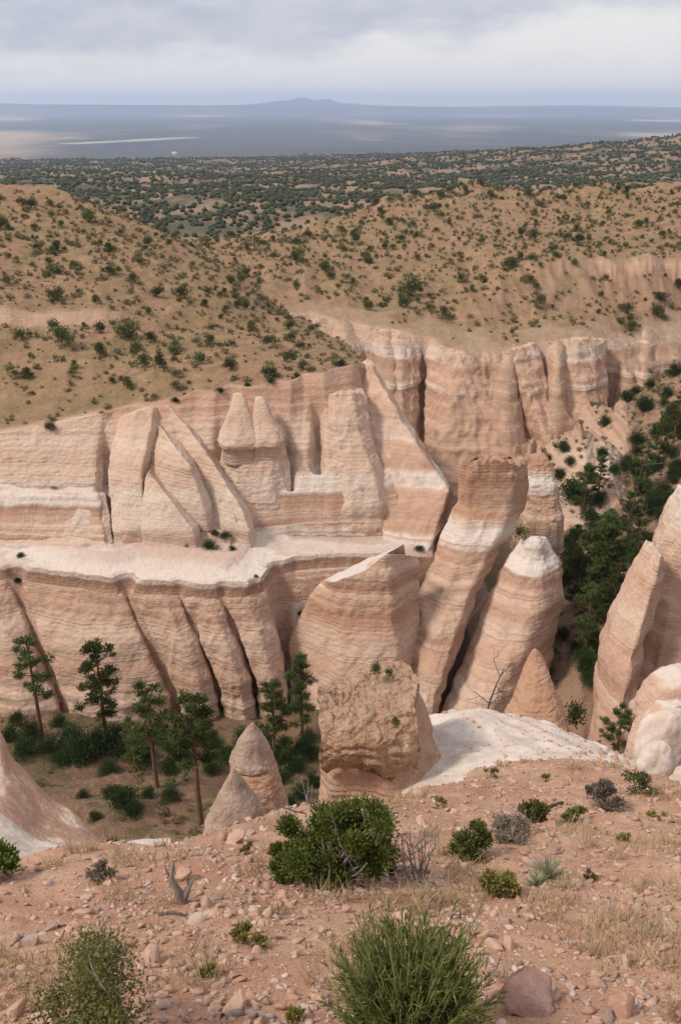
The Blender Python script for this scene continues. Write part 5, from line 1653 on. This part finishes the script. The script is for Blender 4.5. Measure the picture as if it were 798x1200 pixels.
def grass():
    mb = MB(); rg = np.random.default_rng(9)
    spots = [(hit(px, py, 1.2, 35), r) for px, py, r in [(560, 1035, .3), (530, 1010, .3), (470, 1060, .3), (420, 1100, .25), (700, 1095, .35), (735, 1090, .3), (770, 990, .4), (790, 1040, .35), (680, 975, .3), (460, 945, .35), (10, 1140, .3), (60, 1160, .25), (440, 1195, .2), (400, 1120, .25), (770, 1100, .3), (500, 1055, .3), (540, 1060, .25), (650, 1060, .25), (480, 935, .3), (150, 1010, .25), (380, 1050, .25), (780, 935, .3)]]
    for p in fg_points(150, 621):
        spots.append((np.array(p), rg.uniform(.05, .14)))
    for p, rad in spots:
        rad = rad * .8; n = int(150 * rad / .25)
        a = rg.uniform(0, 6.28, n); q = np.sqrt(rg.uniform(0, 1, n)) * rad
        x = p[0] + q * np.cos(a); y = p[1] + q * np.sin(a); z = height(x, y)
        L = rg.uniform(.04, .17, n)
        dx, dy = rg.normal(size=n) * .45, rg.normal(size=n) * .45
        wv = .0022 * (1 + p[1] / 6)
        sa = rg.uniform(0, 6.28, n); sx, sy = np.cos(sa) * wv, np.sin(sa) * wv
        V = np.stack([np.stack([x - sx, y - sy, z - .01], 1), np.stack([x + sx, y + sy, z - .01], 1), np.stack([x + dx * L, y + dy * L, z + L], 1)], 1).reshape(-1, 3)
        mb.add(V, np.arange(n * 3).reshape(n, 3))
    o = mb.build('dry_grass', M_DRY)
    tag(o, 'straw-coloured dry grass tufts on the foreground slope', 'grass', None, 'stuff')


grass()

# a white building far out on the plain
p = hit(205, 181, 1000, 9000)
bw = thing('building', 'tiny white building standing far out on the plain', 'building', p)
mb = MB(); s = 6
mb.add([(-s, -5, -4), (s, -5, -4), (s, 5, -4), (-s, 5, -4), (-s, -5, 5), (s, -5, 5), (s, 5, 5), (-s, 5, 5)], None, [[0, 1, 5, 4], [1, 2, 6, 5], [2, 3, 7, 6], [3, 0, 4, 7], [4, 5, 6, 7]])
M_WALL = mat_simple('white_wall', (.78, .77, .74), (.82, .81, .78), .3, 0)
mb.build('wall', M_WALL, bw)
mb = MB(); mb.add([(-s - 1, -6, 5.1), (s + 1, -6, 5.1), (s + 1, 6, 5.1), (-s - 1, 6, 5.1), (-s - 1, 0, 8), (s + 1, 0, 8)], [[1, 2, 5], [3, 0, 4]], [[0, 1, 5, 4], [2, 3, 4, 5], [3, 2, 1, 0]])
mb.build('roof', M_WALL, bw)

# ----------------------------------------------------------------------------------------------
# air
# ----------------------------------------------------------------------------------------------
HD = 6.5e-5
v = [(x, y, z) for z in (-235, 330) for x, y in ((-34000, -34000), (34000, -34000), (34000, 34000), (-34000, 34000))]
mb = MB(); mb.add(v, None, [[3, 2, 1, 0], [4, 5, 6, 7], [0, 1, 5, 4], [1, 2, 6, 5], [2, 3, 7, 6], [3, 0, 4, 7]])
hz = mb.build('haze', None)
m = bpy.data.materials.new('haze_air'); m.use_nodes = True
nt = NT(m.node_tree)
for q in list(nt.n):
    if q.type != 'OUTPUT_MATERIAL': nt.n.remove(q)
out = [q for q in nt.n if q.type == 'OUTPUT_MATERIAL'][0]
pv = nt.new('ShaderNodeVolumePrincipled')
pv.inputs['Color'].default_value = (.64, .75, 1.0, 1)
pv.inputs['Density'].default_value = HD
pv.inputs['Anisotropy'].default_value = .2
nt.l.new(pv.outputs[0], out.inputs['Volume'])
hz.data.materials.append(m)
tag(hz, 'pale blue haze filling the air over the plain', 'haze', None, 'stuff')

# ----------------------------------------------------------------------------------------------
# sky, sun, camera
# ----------------------------------------------------------------------------------------------
SUN_EL, SUN_AZ = math.radians(50), math.radians(-105)      # azimuth from +Y, clockwise positive
w = bpy.data.worlds.new('World'); SC.world = w; w.use_nodes = True
nt = NT(w.node_tree)
bg = nt.n['Background']
sky = nt.new('ShaderNodeTexSky', sky_type='NISHITA'); sky.sun_disc = False
sky.sun_elevation = SUN_EL; sky.sun_rotation = SUN_AZ % (2 * math.pi)
tc = nt.new('ShaderNodeTexCoord')
sep = nt.new('ShaderNodeSeparateXYZ'); nt.l.new(tc.outputs['Generated'], sep.inputs[0])
x_, y_, z_ = sep.outputs
azm = nt.math('ARCTAN2', x_, y_)
cv = nt.new('ShaderNodeCombineXYZ')
nt.val(cv.inputs[0], nt.math('MULTIPLY', azm, 4.5)); nt.val(cv.inputs[1], nt.math('MULTIPLY', z_, 12.0)); nt.val(cv.inputs[2], 2.7)
n1 = nt.noise(cv.outputs[0], 1.3, 6, .6)
n2 = nt.noise(cv.outputs[0], 3.5, 4, .6)
# low rain clouds: a dark base above a bright gap, thinning to the right
hgt = nt.math('ADD', z_, nt.math('MULTIPLY', nt.math('SUBTRACT', n1, .5), .10))
hgt = nt.math('SUBTRACT', hgt, nt.math('MULTIPLY', azm, .085))
dark = nt.rng(hgt, .044, .074)
hi = nt.rng(z_, .11, .3)
dark = nt.math('MULTIPLY', dark, nt.math('SUBTRACT', 1.0, nt.math('MULTIPLY', hi, .6)))
bright = nt.mix(n2, (5.8, 5.55, 5.3), (6.6, 6.3, 6.0))
low = nt.mix(nt.rng(z_, .0, .035), (7.4, 6.7, 6.0), bright)
c = nt.mix(nt.math('MULTIPLY', dark, nt.rng(n2, .2, .75, .55, 1.0)), low, (3.3, 3.4, 4.05))
zen = nt.mix(nt.rng(n1, .4, .62), (4.8, 4.9, 5.2), (6.4, 6.3, 6.2))
c = nt.mix(nt.rng(z_, .16, .45), c, zen)
c = nt.mix(.88, sky.outputs[0], c)
nt.l.new(c, bg.inputs['Color'])
bg.inputs['Strength'].default_value = .075

sd = bpy.data.lights.new('sun', 'SUN'); sd.energy = 1.5; sd.angle = math.radians(10); sd.color = (1, .92, .80)
so = bpy.data.objects.new('sun', sd); COL.objects.link(so)
from mathutils import Vector
dirv = Vector((math.sin(SUN_AZ) * math.cos(SUN_EL), math.cos(SUN_AZ) * math.cos(SUN_EL), math.sin(SUN_EL)))
so.rotation_euler = dirv.to_track_quat('Z', 'Y').to_euler(); so.location = dirv * 300

cd = bpy.data.cameras.new('camera'); co = bpy.data.objects.new('camera', cd); COL.objects.link(co)
cd.sensor_fit = 'VERTICAL'; cd.sensor_height = 24
cd.lens = 12 / (600 / F)
co.rotation_euler = (math.pi / 2 - TH, 0, 0)
cd.clip_start = .05; cd.clip_end = 200000
SC.camera = co
SC.view_settings.view_transform = 'Standard'; SC.view_settings.look = 'None'
SC.view_settings.exposure = 1.05; SC.view_settings.gamma = 1
SC.cycles.use_denoising = True
SC.cycles.max_bounces = 5; SC.cycles.diffuse_bounces = 3; SC.cycles.volume_bounces = 1; SC.cycles.transparent_max_bounces = 8
SC.cycles.glossy_bounces = 1; SC.cycles.transmission_bounces = 2
